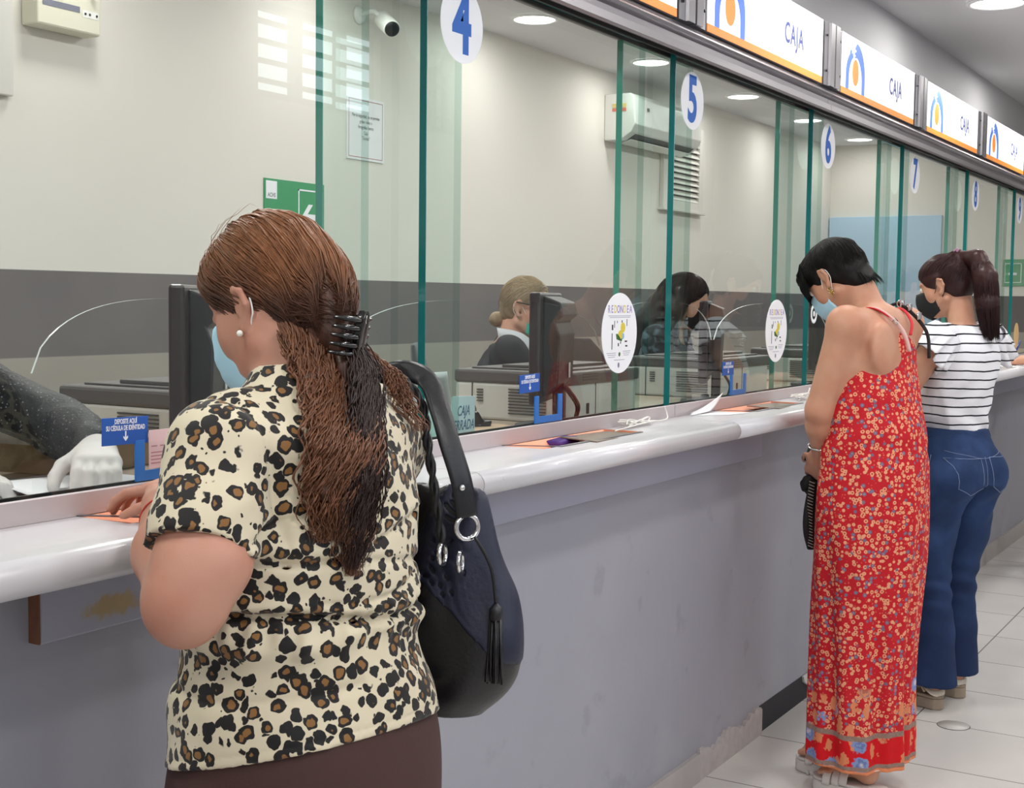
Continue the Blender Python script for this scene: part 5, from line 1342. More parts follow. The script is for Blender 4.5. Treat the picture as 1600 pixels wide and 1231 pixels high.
# office chairs
M_chair = mat('charcoal_upholstery', (44, 44, 48), .85, bump=.3, bscale=300, sheen=.3)
def office_chair(x, y, rz, label):
    t = thing('office_chair', label, 'chair', (x, y, 0), rz, 'office chairs of the tellers')
    bm = bmesh.new(); tube(bm, [(0, 0, .10), (0, 0, .60)], .025, 12); lathe(bm, [(.05, .08), (.05, .12)], 16)
    c = from_bm('column', bm, M_mon, t)
    for k in range(5):
        a = 2*PI*k/5; bm = bmesh.new(); tube(bm, [(0, 0, .10), (.28*math.cos(a), .28*math.sin(a), .07)], [.024, .016], 8); l = from_bm('leg', bm, M_mon, t, True)
        bm = bmesh.new(); sphere(bm, (.28*math.cos(a), .28*math.sin(a), .029), .028); from_bm('caster', bm, M_dark, l, True)
    bm = bmesh.new(); box(bm, -.24, .24, -.22, .24, .60, .67, .03); from_bm('seat', bm, M_chair, t, True)
    F = Field((-.28, -.40, .72), (.28, -.12, 1.32), .006); F.loft([(.78, 0, -.255, .20, .020, .024), (.90, 0, -.235, .22, .022, .026), (1.08, 0, -.245, .225, .022, .026), (1.22, 0, -.275, .19, .020, .022), (1.27, 0, -.285, .14, .012, .014)], .01, e=2.6); F.mesh('backrest', M_chair, t)
    bm = bmesh.new(); tube(bm, smooth_path([(0, -.15, .60), (0, -.27, .66), (0, -.285, .90)], 5), .022, 8, flat=.5); from_bm('back_support', bm, M_mon, t, True)
office_chair(3.90, 2.38, math.radians(-148), 'charcoal office chair of the blond teller')
office_chair(4.55, 2.62, math.radians(100), 'empty charcoal office chair between the blond teller and the brunette teller')
office_chair(3.05, 2.55, math.radians(150), 'charcoal office chair left of the blond teller')
# ------------------------------------------------------------------ tellers
M_skin_pale = skin('skin_pale', (216, 168, 146)); M_glove = mat('white_glove', (226, 218, 216), .6, sss=.1)
M_suit = mat('dark_navy_suit', (26, 28, 36), .8, bump=.2, bscale=400); M_shirt = mat('white_shirt', (225, 226, 232), .7)
def m_knit():
    g = G('black_sequin_knit', .55, .5); v = g.voro(150); g.color(g.mix(g.math('MULTIPLY', g.step(v.outputs['Distance'], .30, .18), g.step(g.xyz(v.outputs['Color'])[0], .45, .5)), (24, 25, 30), (120, 122, 130))); g.bump(g.noise(200, 3), .6, .003); return g.m
M_knit = m_knit()
def m_dark_lace():
    g = G('dark_patterned_cloth', .7, .3); n = g.noise(24, 4); g.color(g.mix(g.step(n, .52, .60), (22, 24, 30), (74, 88, 100))); return g.m
def teller(label, loc, rz, hc, yaw, pitch, sh, el, wr, el2, wr2, top, skin_m, hair_m, sleeves=True, long_hair=False, bun=False, mask_m=None, shape='flat', s=.95, gloves=False, hdirs=None, collar=False, hair_low=0):
    t = thing('person', label, 'person', loc, rz)
    H_ = head_frame(hc, yaw=yaw, pitch=pitch); z = hc[2]
    SH = (-sh[0], sh[1], sh[2]); SH2 = (sh[0], sh[1], sh[2])
    lo = (-.42, -.30, .55); hi = (.42, .62, z+.17)
    F = Field(lo, hi, .006)
    F.loft([(.68, 0, 0, .16, .12, .13), (.85, 0, 0, .15, .12, .11), (1.0, 0, 0, .145, .12, .10), (sh[2]-.10, 0, 0, .155, .12, .10), (sh[2]-.01, 0, -.01, .13, .07, .08), (sh[2]+.035, 0, -.01, .055, .05, .05)], .02)
    for sx in (-1, 1): F.cone((sx*.085, .02, .74), (sx*.10, .40, .73), .060, .045, .03)
    F.cone((0, -.01, sh[2]), H_ @ Vector((0, -.03, -.06)), .052, .05, .03)
    for S_, E_, W_, tx in ((SH, el, wr, 1), (SH2, el2, wr2, -1)):
        F.cone((0, -.01, sh[2]), S_, .045, .048, .03); arm(F, S_, E_, W_)
    hd = hdirs or [((.15, .95, -.1), (0, 0, -1), (1, -.2, 0)), ((-.15, .95, -.1), (0, 0, -1), (-1, -.2, 0))]
    if not gloves:
        for W_, (a, b, c) in zip((wr, wr2), hd): hand(F, W_, a, b, c, .95, curl=.5)
    head_prims(F, H_, s); F.mesh('body', skin_m, t)
    if gloves:
        for W_, E_, (a, b, c) in zip((wr, wr2), (el, el2), hd):
            Gf = Field(np.array(W_)-.16, np.array(W_)+.16, .0045); hand(Gf, W_, a, b, c, 1.02, curl=.55); Gf.cone(W_, tuple(np.array(W_)+(np.array(E_)-np.array(W_))*.16), .029, .031, .01); Gf.offset(.003); Gf.mesh('glove', M_glove, t)
    # clothes
    T = Field(lo, (.42, .50, sh[2]+.10), .006)
    T.loft([(.66, 0, 0, .19, .15, .15), (.80, 0, 0, .18, .15, .135), (.95, 0, 0, .165, .15, .125), (sh[2]-.12, 0, 0, .178, .148, .122), (sh[2]-.02, 0, -.01, .150, .095, .10), (sh[2]+.025, 0, -.01, .075, .055, .065)], .02)
    S2 = Field(lo, (.42, .50, sh[2]+.10), .006)
    for S_, E_, W_ in ((SH, el, wr), (SH2, el2, wr2)):
        S2.cone((0, -.01, sh[2]-.01), S_, .055, .064, .02)
        we = tuple(E_[i]+(W_[i]-E_[i])*(.90 if sleeves else .3) for i in range(3)); S2.chain([S_, E_, we], [.064, .054, .040], .02)
    T.comb((slice(None),)*3, S2.F, .03, 'add'); T.noise(.007, 9, 9, 9, 3); T.field_add(lambda x, y, q: .003*np.sin((x+q)*90+y*60))
    T.cone((0, .0, sh[2]+.10), (0, .07, sh[2]+.03), .055, .060, .008, 'sub'); T.mesh('jacket' if collar else 'blouse', top, t)
    if collar:
        bm = bmesh.new()
        for sx in (-1, 1):
            c_ = sh[2]
            P = [(sx*.012, .098, c_-.16), (sx*.035, .108, c_-.10), (sx*.062, .085, c_-.02), (sx*.072, .03, c_+.035), (sx*.050, -.045, c_+.055)]
            Q = [(sx*.004, .096, c_-.15), (sx*.010, .106, c_-.08), (sx*.030, .100, c_+.0), (sx*.058, .035, c_+.072), (sx*.040, -.052, c_+.092)]
            A = [bm.verts.new(p) for p in smooth_path(P, 5)]; B = [bm.verts.new(p) for p in smooth_path(Q, 5)]
            for i in range(len(A)-1): bm.faces.new((A[i], A[i+1], B[i+1], B[i]))
        bm.normal_update(); bmesh.ops.solidify(bm, geom=bm.faces[:], thickness=.004); from_bm('collar', bm, M_shirt, t, True)
        F2 = Field((-.1, .0, sh[2]-.2), (.1, .16, sh[2]+.08), .005); F2.loft([(sh[2]-.18, 0, .03, .03, .10, .05), (sh[2]-.06, 0, .02, .05, .105, .05), (sh[2]+.03, 0, .0, .055, .07, .05)], .01); F2.mesh('shirt', M_shirt, t)
    Tr = Field((-.26, -.2, .10), (.26, .56, .90), .007)
    for sx in (-1, 1): Tr.chain([(sx*.085, -.02, .765), (sx*.10, .38, .75), (sx*.10, .38, .20)], [.088, .068, .055], .03)
    Tr.mesh('trousers', M_suit, t)
    bm = bmesh.new()
    for sx in (-1, 1): box(bm, sx*.10-.045, sx*.10+.045, .34, .58, .12, .20, .03)
    from_bm('shoes', bm, M_black_fab, t)
    Hf = Field((-.20, -.25, sh[2]-.18), (.20, .20, z+.18), .005); cap_hair(Hf, H_, s, low=hair_low, tight=bun)
    if long_hair:
        for sx in (-1, 1): Hf.chain([H_ @ Vector((sx*.070, -.01, .03)), H_ @ Vector((sx*.085, -.01, -.04)), (hc[0]+sx*.10, hc[1]-.05, sh[2]+.02), (hc[0]+sx*.11, .05, sh[2]-.10)], [.030, .032, .034, .02], .03)
        Hf.chain([H_ @ Vector((0, -.06, 0)), (hc[0], -.07, sh[2]+.06), (hc[0], -.13, sh[2]-.08)], [.075, .085, .05], .03)
        Hf.ell(H_ @ Vector((0, .10, -.035)), (.070, .078, .095), .01, 'sub', rot=H_.to_3x3())
    if bun: Hf.ell(H_ @ Vector((0, -.105, -.055)), (.030, .028, .026), .012)
    Hf.noise(.003, 25, 25, 25, 4); tmp = Hf.mesh('tmp', M_black_fab, None); rnd = random.Random(int(loc[0]*100)); SE = []
    for i in range(600):
        az = rnd.uniform(-PI, PI); e = Vector((math.sin(az), -abs(math.cos(az)) if bun else math.cos(az), rnd.uniform(-.6, 0))); a = Vector((rnd.gauss(0, .2), .75, .7)) if bun else Vector((rnd.gauss(0, .05), .2, .95)); SE.append((a, e))
    st, wd = surface_strands(tmp, H_, SE, rnd, s=s, n=10); finish_hair(t, tmp, st, wd, hair_m)
    mask_mesh(H_, t, mask_m, M_white_elastic if shape == 'cup' else M_black_fab, s=s, front=.080, shape=shape); add_eyes(H_, t, s)
    return t, H_
teller('seated teller at the far left, black speckled sleeve and white gloves, face out of view', (1.42, 2.22, 0), math.radians(172), (0, .06, 1.45), 0, -.35,
       (.175, .0, 1.275), (-.325, .17, 1.175), (-.26, .385, 1.150), (.20, .12, 1.13), (-.02, .27, 1.125), M_knit, M_skin_pale, hair_mat('brown_hair', (40, 26, 20), (70, 48, 36), (100, 70, 50), 1.3, 1.6), mask_m=M_mask_blue, gloves=True,
       hdirs=[((.55, .80, -.12), (.1, .1, -1), (.8, -.6, 0)), ((-.75, .55, -.12), (0, 0, -1), (.5, .8, 0))])
t2, H2 = teller('blond teller with glasses, teal mask and dark suit, seated behind the glass', (3.90, 2.33, 0), math.radians(-148), (0, .05, 1.395), -.45, -.14,
       (.165, -.01, 1.235), (-.21, .05, 1.02), (-.07, .21, .96), (.21, .05, 1.02), (.07, .21, .96), M_suit, M_skin_pale, hair_mat('greying_blond_hair', (120, 100, 80), (166, 142, 112), (196, 176, 146), 1.3, 1.52), bun=True,
       mask_m=mat('teal_mask', (70, 190, 172), .8, bump=.2, bscale=300), shape='cup', collar=True, s=.90)
bm = bmesh.new()
for sx in (-1, 1):
    pts = [H2 @ Vector((sx*.032*.90+.024*math.cos(a)*.90, (.098-.010*abs(math.cos(a)))*.90, .010+.017*math.sin(a)*.90)) for a in np.linspace(0, 2*PI, 18)]
    tube(bm, pts, .0022, 6, cap=False); tube(bm, [H2 @ Vector((sx*.054, .088, .014)), H2 @ Vector((sx*.074, .04, .016)), H2 @ Vector((sx*.078, -.008, .018))], .0022, 6)
tube(bm, [H2 @ Vector((-.009, .095, .012)), H2 @ Vector((.009, .095, .012))], .002, 6); from_bm('glasses', bm, M_dark, t2, True)
teller('brunette teller with long dark hair and black mask, looking down behind the glass', (5.18, 2.33, 0), math.radians(-168), (0, .07, 1.425), -.08, -.27,
       (.165, -.01, 1.26), (-.21, .05, 1.02), (-.07, .21, .98), (.21, .05, 1.02), (.07, .21, .98), m_dark_lace(), M_skin_pale, hair_mat('long_dark_hair', (18, 13, 13), (34, 26, 25), (60, 46, 42), 1.25, 1.6), long_hair=True, mask_m=mat('black_mask_cloth', (22, 22, 24), .85), s=.96)
# far customer whose hand reaches into the view at the right edge
P4 = thing('person', 'customer at the right edge of the view, only a writing hand and shoe tip showing', 'person', (7.72, 1.06, 0), 0)
F = Field((-.42, -.22, -.01), (.36, .52, 1.68), .006)
F.loft([(.80, 0, 0, .16, .11, .13), (1.0, 0, 0, .13, .11, .10), (1.2, 0, 0, .16, .12, .10), (1.33, 0, 0, .12, .07, .07), (1.38, 0, 0, .055, .05, .05)], .02); H_ = head_frame((0, .10, 1.52), pitch=-.5)
F.cone((0, 0, 1.35), H_ @ Vector((0, -.03, -.06)), .05, .05, .03); arm(F, (-.16, 0, 1.33), (-.20, .08, 1.10), (-.02, .29, 1.128)); arm(F, (.16, 0, 1.33), (.22, .12, 1.10), (.16, .33, 1.128))
hand(F, (-.02, .29, 1.128), (.35, .9, -.02), (.5, -.2, -.85), (.6, -.1, .6), .95, curl=.8); hand(F, (.16, .33, 1.128), (-.5, .85, 0), (0, 0, -1), (-1, -.4, 0), .95, curl=.4)
for sx, ft in ((-1, (-.20, .06)), (1, (.10, -.02))): F.chain([(sx*.09, 0, .80), (ft[0], .02, .46), (ft[0], ft[1]-.04, .09)], [.085, .055, .038], .03)
head_prims(F, H_, .95); F.mesh('body', M_skin_tan, P4)
T = Field((-.32, -.22, .02), (.36, .36, 1.44), .007); T.loft([(.80, 0, 0, .19, .13, .15), (1.0, 0, 0, .155, .135, .12), (1.2, 0, 0, .18, .14, .12), (1.33, 0, 0, .14, .085, .09), (1.38, 0, 0, .07, .06, .06)], .02)
T.chain([(-.08, 0, 1.34), (-.16, 0, 1.33), (-.18, .04, 1.20)], [.062, .066, .060], .03); T.chain([(.08, 0, 1.34), (.16, 0, 1.33), (.19, .06, 1.20)], [.062, .066, .060], .03); T.plane((0, 0, .86), (0, 0, -1)); T.noise(.004, 8, 8, 8, 2); T.mesh('shirt', M_shirt, P4)
T = Field((-.32, -.22, .02), (.32, .30, 1.0), .007); T.loft([(.80, 0, 0, .175, .12, .14), (.90, 0, 0, .165, .12, .13)], .02)
for sx, ft in ((-1, (-.20, .06)), (1, (.10, -.02))): T.chain([(sx*.09, 0, .80), (ft[0], .02, .46), (ft[0], ft[1]-.04, .10)], [.10, .075, .06], .03)
T.plane((0, 0, .07), (0, 0, -1)); T.mesh('trousers', M_suit, P4)
for ft in ((-.20, .06), (.10, -.02)):
    S = Field((ft[0]-.08, ft[1]-.14, -.004), (ft[0]+.08, ft[1]+.22, .11), .005); S.cone((ft[0], ft[1]-.05, .05), (ft[0]-.02, ft[1]+.13, .032), .042, .034, .02); S.plane((0, 0, .002), (0, 0, -1)); S.mesh('shoe', M_black_fab, P4)
Hf = Field((-.15, -.15, 1.38), (.15, .26, 1.70), .006); cap_hair(Hf, H_, .95); Hf.mesh('hair', hair_mat('brown_short_hair', (30, 20, 18), (50, 36, 30), (70, 52, 42), 1.4, 1.65), P4)
t = thing('pen', 'blue pen held by the hand at the right edge of the view', 'pen', (7.755, 1.435, 1.105)); bm = bmesh.new(); tube(bm, [(0, 0, .002), (.006, .004, .012)], [.001, .0045], 8); tube(bm, [(.006, .004, .012), (.05, -.03, .125)], .0045, 8); from_bm('barrel', bm, mat('blue_pen', (30, 40, 120), .3), t, True)

# ================================================================== things on the glass
M_blue = mat('sign_blue', (28, 88, 178), .4); M_wt = mat('print_white', (240, 244, 250), .5); M_num = mat('number_blue', (44, 108, 200), .5); M_stk = mat('sticker_white', (244, 245, 250), .45, emit=(255, 255, 255), es=.06)
YG = 1.5561
for xc, ch, lb in ((2.385, '4', 'largest one, cut by the top of the view'), (3.585, '5', 'second from the left'), (4.819, '6', 'third from the left'), (6.042, '7', 'fourth from the left'), (7.262, '8', 'fifth from the left'), (8.46, '9', 'at the right edge of the view')):
    t = thing('number_sticker', 'round sticker with blue number %s, %s' % (ch, lb), 'sticker', (xc, YG, 1.990), group='numbered window stickers')
    bm = bmesh.new(); disc(bm, (0, -.0002, 0), .0805, .0805, .0008); from_bm('disc', bm, M_stk, t)
    text('number', ch, .178, M_num, face_front(0, -.0012, -.002), t, xs=.78, bold=.030, depth=.0003)
def deposit_sign(x, z, label, tilt=0):
    t = thing('deposit_sign', label, 'sign', (x, YG, z), 0, 'blue deposit signs on the glass')
    Mt = Matrix.Rotation(tilt, 4, 'Y')
    bm = bmesh.new(); P = [(-.046, -.021), (.046, -.021), (.046, .021), (-.046, .021)]; prism(bm, P, 'y', -.0022, -.0004, Mt, bev=.0004); from_bm('card', bm, M_blue, t)
    text('lettering', 'DEPOSITE AQUÍ\nSU CÉDULA DE IDENTIDAD', .0105, M_wt, Mt @ face_front(0, -.0025, .0095), t, xs=.60, bold=.02, depth=.0002, line=.95)
    bm = bmesh.new(); prism(bm, [(-.0012, .0), (.0012, .0), (.0012, -.010), (.0045, -.0075), (.0045, -.0105), (0, -.0155), (-.0045, -.0105), (-.0045, -.0075), (-.0012, -.010)], 'y', -.0027, -.0022, Mt); from_bm('arrow', bm, M_wt, t)
deposit_sign(1.455, 1.214, 'blue deposit sign nearest the camera, left of the woman in leopard print', .02)
deposit_sign(2.683, 1.229, 'blue deposit sign on the glass at window 4, over the monitor base', -.02)
deposit_sign(3.90, 1.218, 'blue deposit sign on the glass at window 5, left of woman in red')
M_hold = mat('holder_blue', (40, 118, 205), .35); M_card = mat('id_card_paper', (224, 196, 200), .5, var=.06, vscale=30)
def holder(x, label, card):
    t = thing('card_holder', label, 'card holder', (x, YG, 1.1335), 0, 'blue U-shaped card holders on the glass')
    bm = bmesh.new(); w_, h_ = .066, .064
    prism(bm, [(-w_, 0), (w_, 0), (w_, h_), (w_-.019, h_), (w_-.019, .016), (-w_+.019, .016), (-w_+.019, h_), (-w_, h_)], 'y', -.0035, -.0004, bev=.0003); from_bm('blue_frame', bm, M_hold, t)
    bm = bmesh.new(); box(bm, -w_, w_, -.0085, -.0075, .002, h_-.004); box(bm, -w_-.003, -w_+.0005, -.009, -.0004, .0, h_); from_bm('clear_front', bm, M_acryl, t)
    if card:
        c = thing('id_card', 'pale pink identity card in the card holder left of the leopard print sleeve', 'card', (x+.012, YG-.005, 1.1335+.018))
        bm = bmesh.new(); box(bm, -.053, .053, -.0012, 0, 0, .060, .0004); cc = from_bm('card', bm, M_card, c)
        bm = bmesh.new(); box(bm, .028, .044, -.0016, -.0012, .036, .054); from_bm('portrait', bm, mat('print_grey', (120, 104, 116), .6), c)
        for k, (a, b) in enumerate(((-.048, -.036), (-.030, -.020), (-.049, .045), (-.049, .030), (-.049, .048), (-.049, .012))):
            z = (.034, .034, .024, .0185, .013, .0075)[k]; bm = bmesh.new(); box(bm, a, b, -.0015, -.0012, z, z+.0016); from_bm('print_line', bm, mat('print_rose', (176, 120, 128), .6), c)
holder(1.540, 'blue card holder with an identity card, left of the woman in leopard print', True)
holder(2.772, 'empty blue card holder at window 4 in front of the printer', False)
holder(3.985, 'empty blue card holder at window 5, left of woman in red', False)
def redondea(x, z, label, r=.104, full=True, col=None):
    t = thing('round_sticker', label, 'sticker', (x, YG, z), 0, 'round white information stickers on the glass')
    bm = bmesh.new(); disc(bm, (0, -.0002, 0), r*.98, r, .0008); from_bm('disc', bm, col or M_stk, t)
    if not full: return
    lets = 'REDONDEA'; pc = mat('print_lilac', (170, 150, 206), .6); ye = mat('print_yellow', (226, 206, 70), .6)
    for k, ch in enumerate(lets): text('letter', ch, .028, ye if ch in 'DO' and k in (2, 5) else pc, face_front(-.063+.018*k, -.0012, .061), t, xs=.80, bold=.01, depth=.0002)
    gr = mat('print_grey_text', (130, 126, 150), .7)
    for (a, b, q) in ((-.066, .064, .044), (-.058, .060, .040), (-.074, -.020, -.052), (-.068, -.020, -.057), (-.064, -.026, -.062), (.020, .066, -.048), (.020, .062, -.053), (.024, .056, -.058), (-.030, .030, -.070)):
        bm = bmesh.new(); box(bm, a, b, -.0012, -.001, q, q+.0011); from_bm('print_line', bm, gr, t)
    gn = mat('print_green', (60, 110, 50), .6); bl = mat('print_pale_blue', (150, 190, 214), .6); dk = mat('print_dark', (50, 52, 46), .6)
    bm = bmesh.new(); disc(bm, (.018, -.001, .014), .013, .013, .0004); disc(bm, (.004, -.001, -.004), .013, .011, .0003); from_bm('yellow_shape', bm, ye, t)
    bm = bmesh.new(); prism(bm, [(-.022, -.002), (-.012, -.002), (.006, -.016), (.016, -.012), (.012, -.022), (-.018, -.016)], 'y', -.0013, -.001); from_bm('green_shape', bm, gn, t)
    bm = bmesh.new(); disc(bm, (.020, -.001, -.008), .006, .008, .0004); from_bm('blue_shape', bm, bl, t)
    for (a, b, c, d_) in ((-.046, -.042, -.042, .0), (-.046, -.038, .008, .022), (-.032, -.029, .014, .032), (-.016, -.013, .026, .032), (.010, .015, .027, .033), (.030, .044, -.024, -.020), (.034, .046, -.036, -.032), (-.010, -.004, -.034, -.026), (.004, .008, -.028, -.022), (.040, .043, .018, .036)):
        bm = bmesh.new(); box(bm, a, b, -.0013, -.001, c, d_); from_bm('print_mark', bm, dk, t)
    bm = bmesh.new(); disc(bm, (.0, -.001, -.055), .0055, .0055, .0004); from_bm('green_dot', bm, gn, t)
    bm = bmesh.new(); disc(bm, (-.004, -.001, -.083), .005, .007, .0004); from_bm('crest', bm, gr, t)
redondea(3.146, 1.338, 'round white information sticker with coloured title on the glass at window 4')
redondea(4.324, 1.328, 'round white information sticker left of the face of the woman in red')
redondea(7.86, 1.275, 'plain round white sticker on the glass right of the dark ponytail', .085, False)
redondea(8.50, 1.245, 'round orange sticker at the right edge of the view, above the writing hand', .075, False, mat('sticker_orange', (236, 196, 140), .5))
t = thing('ring_sticker', 'small white ring sticker on the glass beside the blue mask of the woman in red', 'sticker', (4.71, YG, 1.384))
bm = bmesh.new(); torus(bm, .028, .007, Matrix.Rotation(PI/2, 4, 'X') @ Matrix.Diagonal((1, 1, .1, 1))); sphere(bm, (0, -.0005, 0), (.010, .001, .010)); o = from_bm('ring', bm, M_stk, t, True); o.data.transform(Matrix.Translation((0, -.001, 0)))

# ================================================================== things on the counter and the desk
M_paper = mat('white_paper', (238, 238, 242), .8)
def sheet(name, pts, z, lift, label, cat='paper', m=None, group=None, th=.0006):
    """bent paper: corner points (x,y) in order, lift = list of corner heights"""
    c = Vector((sum(p[0] for p in pts)/4, sum(p[1] for p in pts)/4, z)); bm = bmesh.new(); n = 10; Gd = []
    for j in range(n+1):
        row = []
        for i in range(n+1):
            u, v = i/n, j/n
            f = lambda q: (q[0]*(1-u)*(1-v)+q[1]*u*(1-v)+q[2]*u*v+q[3]*(1-u)*v)
            x = f([p[0] for p in pts]); y = f([p[1] for p in pts]); l = f([a**.5 for a in lift])**2
            row.append(bm.verts.new((x-c.x, y-c.y, l+.0008)))
        Gd.append(row)
    for j in range(n):
        for i in range(n): bm.faces.new((Gd[j][i], Gd[j][i+1], Gd[j+1][i+1], Gd[j+1][i]))
    bm.normal_update(); bmesh.ops.solidify(bm, geom=bm.faces[:], thickness=th); o = from_bm(name, bm, m or M_paper, None, True); o.location = c
    return tag(o, label, cat, group)
sheet('paper_sheet', [(1.30, 1.70), (1.66, 1.68), (1.80, 1.98), (1.45, 2.02)], ZD, [0, 0, .012, .004], 'large white printed sheet on the desk at the left edge, under the gloved hand')
sheet('paper_sheet', [(1.42, 1.66), (1.74, 1.72), (1.72, 1.90), (1.50, 1.92)], ZD+.014, [0, 0, .002, .006], 'white sheet nearest the blue card holder on the left')
sheet('folded_leaflet', [(3.57, 1.53), (3.66, 1.455), (3.80, 1.43), (3.72, 1.52)], 1.0955, [0, 0, 0, 0], 'folded white leaflet lying open on the counter, left of woman in red')
sheet('leaflet_page', [(3.555, 1.530), (3.70, 1.530), (3.84, 1.545), (3.60, 1.545)], 1.097, [0, .002, .050, .004], 'white page standing up from the folded leaflet on the counter', 'paper')
sheet('paper_sheet', [(7.55, 1.36), (7.95, 1.36), (7.95, 1.52), (7.55, 1.52)], 1.0955, [0, 0, 0, 0], 'white sheet on the counter at the right edge, under the writing hand')
M_card_b = mat('cardboard', (182, 152, 116), .85, var=.1, vscale=20)
t = thing('cardboard_box', 'open cardboard box behind the papers at the left, under the gloved hands', 'box', (1.86, 2.10, ZD), math.radians(12))
bm = bmesh.new(); box(bm, -.15, .17, -.10, .10, 0, .055, .002); from_bm('box_body', bm, M_card_b, t)
bm = bmesh.new(); prism(bm, [(-.15, .055), (-.20, .085), (-.198, .088), (-.145, .058)], 'y', -.10, .10); from_bm('flap', bm, mat('paper_flap', (226, 220, 214), .8), t)
t = thing('pump_bottle', 'small white plastic dispenser next to the blue card holder on the left', 'bottle', (1.705, 1.86, ZD))
bm = bmesh.new(); lathe(bm, [(.020, 0), (.021, .004), (.014, .012), (.012, .030), (.009, .036), (.011, .040), (.011, .050), (.004, .054)], 20); from_bm('bottle', bm, M_white, t, True)
# closed sign, tape dispenser, papers by window 4
M_cs = mat('closed_card', (206, 232, 232), .5)
t = thing('closed_sign', 'small folded card reading CAJA CERRADA behind the glass at window 4', 'sign', (2.615, 1.70, ZD))
bm = bmesh.new(); Mr = Matrix.Rotation(.12, 4, 'X')
prism(bm, [(-.062, 0), (.058, 0), (.038, .116), (-.058, .120)], 'y', -.002, 0, Mr); prism(bm, [(-.062, .0), (.058, .0), (.038, .116), (-.058, .120)], 'y', 0, .002, Matrix.Translation((0, .045, 0)) @ Matrix.Rotation(-.25, 4, 'X')); c = from_bm('card', bm, M_cs, t)
text('lettering', 'CAJA\nCERRADA', .034, mat('closed_letters', (70, 110, 140), .5), Mr @ face_front(-.004, -.0023, .066), t, xs=.68, bold=.01, depth=.0002, line=1.0)
bm = bmesh.new(); prism(bm, [(-.0615, .002), (.0575, .002), (.055, .016), (-.061, .016)], 'y', -.0027, -.002, Mr); from_bm('orange_stripe', bm, mat('closed_orange', (226, 140, 96), .5), t)
t = thing('tape_dispenser', 'black tape dispenser with a roll behind the glass, left of the printer at window 4', 'tape dispenser', (2.99, 1.93, ZD), math.radians(-35))
bm = bmesh.new(); prism(bm, [(-.055, 0), (.065, 0), (.070, .020), (.045, .020), (.030, .045), (-.03, .045), (-.055, .025)], 'y', -.026, .026, bev=.005); from_bm('base', bm, M_mon, t)
bm = bmesh.new(); lathe(bm, [(.016, -.010), (.030, -.010), (.030, .010), (.016, .010)], 28, Matrix.Translation((0, 0, .045)) @ Matrix.Rotation(PI/2, 4, 'X'), cap=False); from_bm('tape_roll', bm, mat('tape_roll', (190, 150, 136), .3), t, True)
sheet('paper_sheet', [(2.86, 2.02), (3.10, 2.02), (3.10, 2.06), (2.86, 2.06)], ZD, [.002, .002, .14, .14], 'white sheet standing behind the tape dispenser at window 4')
sheet('folder', [(2.72, 1.76), (3.02, 1.70), (3.12, 1.90), (2.80, 1.96)], ZD+.004, [0, 0, 0, 0], 'tan folder lying on the desk beside the closed-window card', 'folder', mat('tan_folder', (196, 168, 138), .7), None, .004)
t = thing('hole_punch', 'small grey desk stapler behind the glass at window 5', 'stapler', (4.16, 1.74, ZD), math.radians(20))
bm = bmesh.new(); box(bm, -.06, .06, -.02, .02, 0, .012, .004); from_bm('base', bm, M_prd, t); bm = bmesh.new(); box(bm, -.045, .05, -.014, .014, .014, .030, .006, Matrix.Rotation(-.1, 4, 'Y')); from_bm('lever', bm, M_mon, t)
t.name = 'stapler'
# cord tangles
def cord(label, pts, seed, n=42, ext=(.16, .05), parent=None, base=(0, 0, 0), r=.0017):
    rnd = random.Random(seed); P = [Vector(p) for p in pts[0]]; 
    for i in range(n):
        P.append(Vector((rnd.uniform(-ext[0], ext[0])*math.sin(i*.8+seed)**1, rnd.uniform(-ext[1], ext[1]), .003+rnd.uniform(0, .018))))
    P += [Vector(p) for p in pts[1]]
    bm = bmesh.new(); tube(bm, smooth_path(P, 7), r, 6); o = from_bm('tangled_cord', bm, mat('white_cord', (236, 232, 226), .5), None, True); o.location = base
    return tag(o, label, 'cord')
cord('tangled thin white cord on the counter behind the bronze tray lid at window 4', ([(-.17, -.03, .003), (-.13, -.02, .003)], [(.12, .01, .004), (.20, .0, .006), (.235, .015, .02), (.225, .018, .038)]), 4, 30, (.13, .022), base=(3.16, 1.515, 1.0955))
cord('tangled white cord on the counter beside the elbow of the woman in red', ([(-.10, -.03, .003)], [(.10, .01, .004), (.16, .02, .03)]), 9, 40, (.12, .028), base=(4.42, 1.500, 1.0955))
t = thing('purple_pouch', 'flat purple pouch poking out of the tray beside the white cord at window 4', 'pouch', (2.80, 1.530, 1.074)); bm = bmesh.new(); box(bm, -.05, .05, -.022, .022, 0, .020, .006, Matrix.Rotation(-.06, 4, 'Y')); from_bm('pouch', bm, mat('purple_fabric', (70, 34, 120), .6), t)

# ================================================================== things on the office wall
t = thing('emergency_light', 'cream emergency light box on the office wall at the top left', 'emergency light', (3.50, 4.10, 2.395)); t.scale = (.84, 1, .95)
M_cream = mat('cream_plastic', (222, 219, 200), .5, bump=.2, bscale=60)
bm = bmesh.new(); box(bm, -.175, .175, -.09, -.001, 0, .155, .008); b = from_bm('housing', bm, M_cream, t)
bm = bmesh.new(); box(bm, -.148, .055, -.0915, -.0895, .075, .098); from_bm('dark_label', bm, mat('label_grey_blue', (108, 110, 128), .4), b); bm = bmesh.new(); box(bm, .070, .160, -.0912, -.0895, .062, .090); pl_ = from_bm('button_plate', bm, M_white, b)
for k, x in enumerate((.085, .110, .150)): bm = bmesh.new(); lathe(bm, [(.005, 0), (.005, .003), (.003, .004)], 10, Matrix.Translation((x, -.0912, .076)) @ Matrix.Rotation(PI/2, 4, 'X')); from_bm('button', bm, M_dark, b)
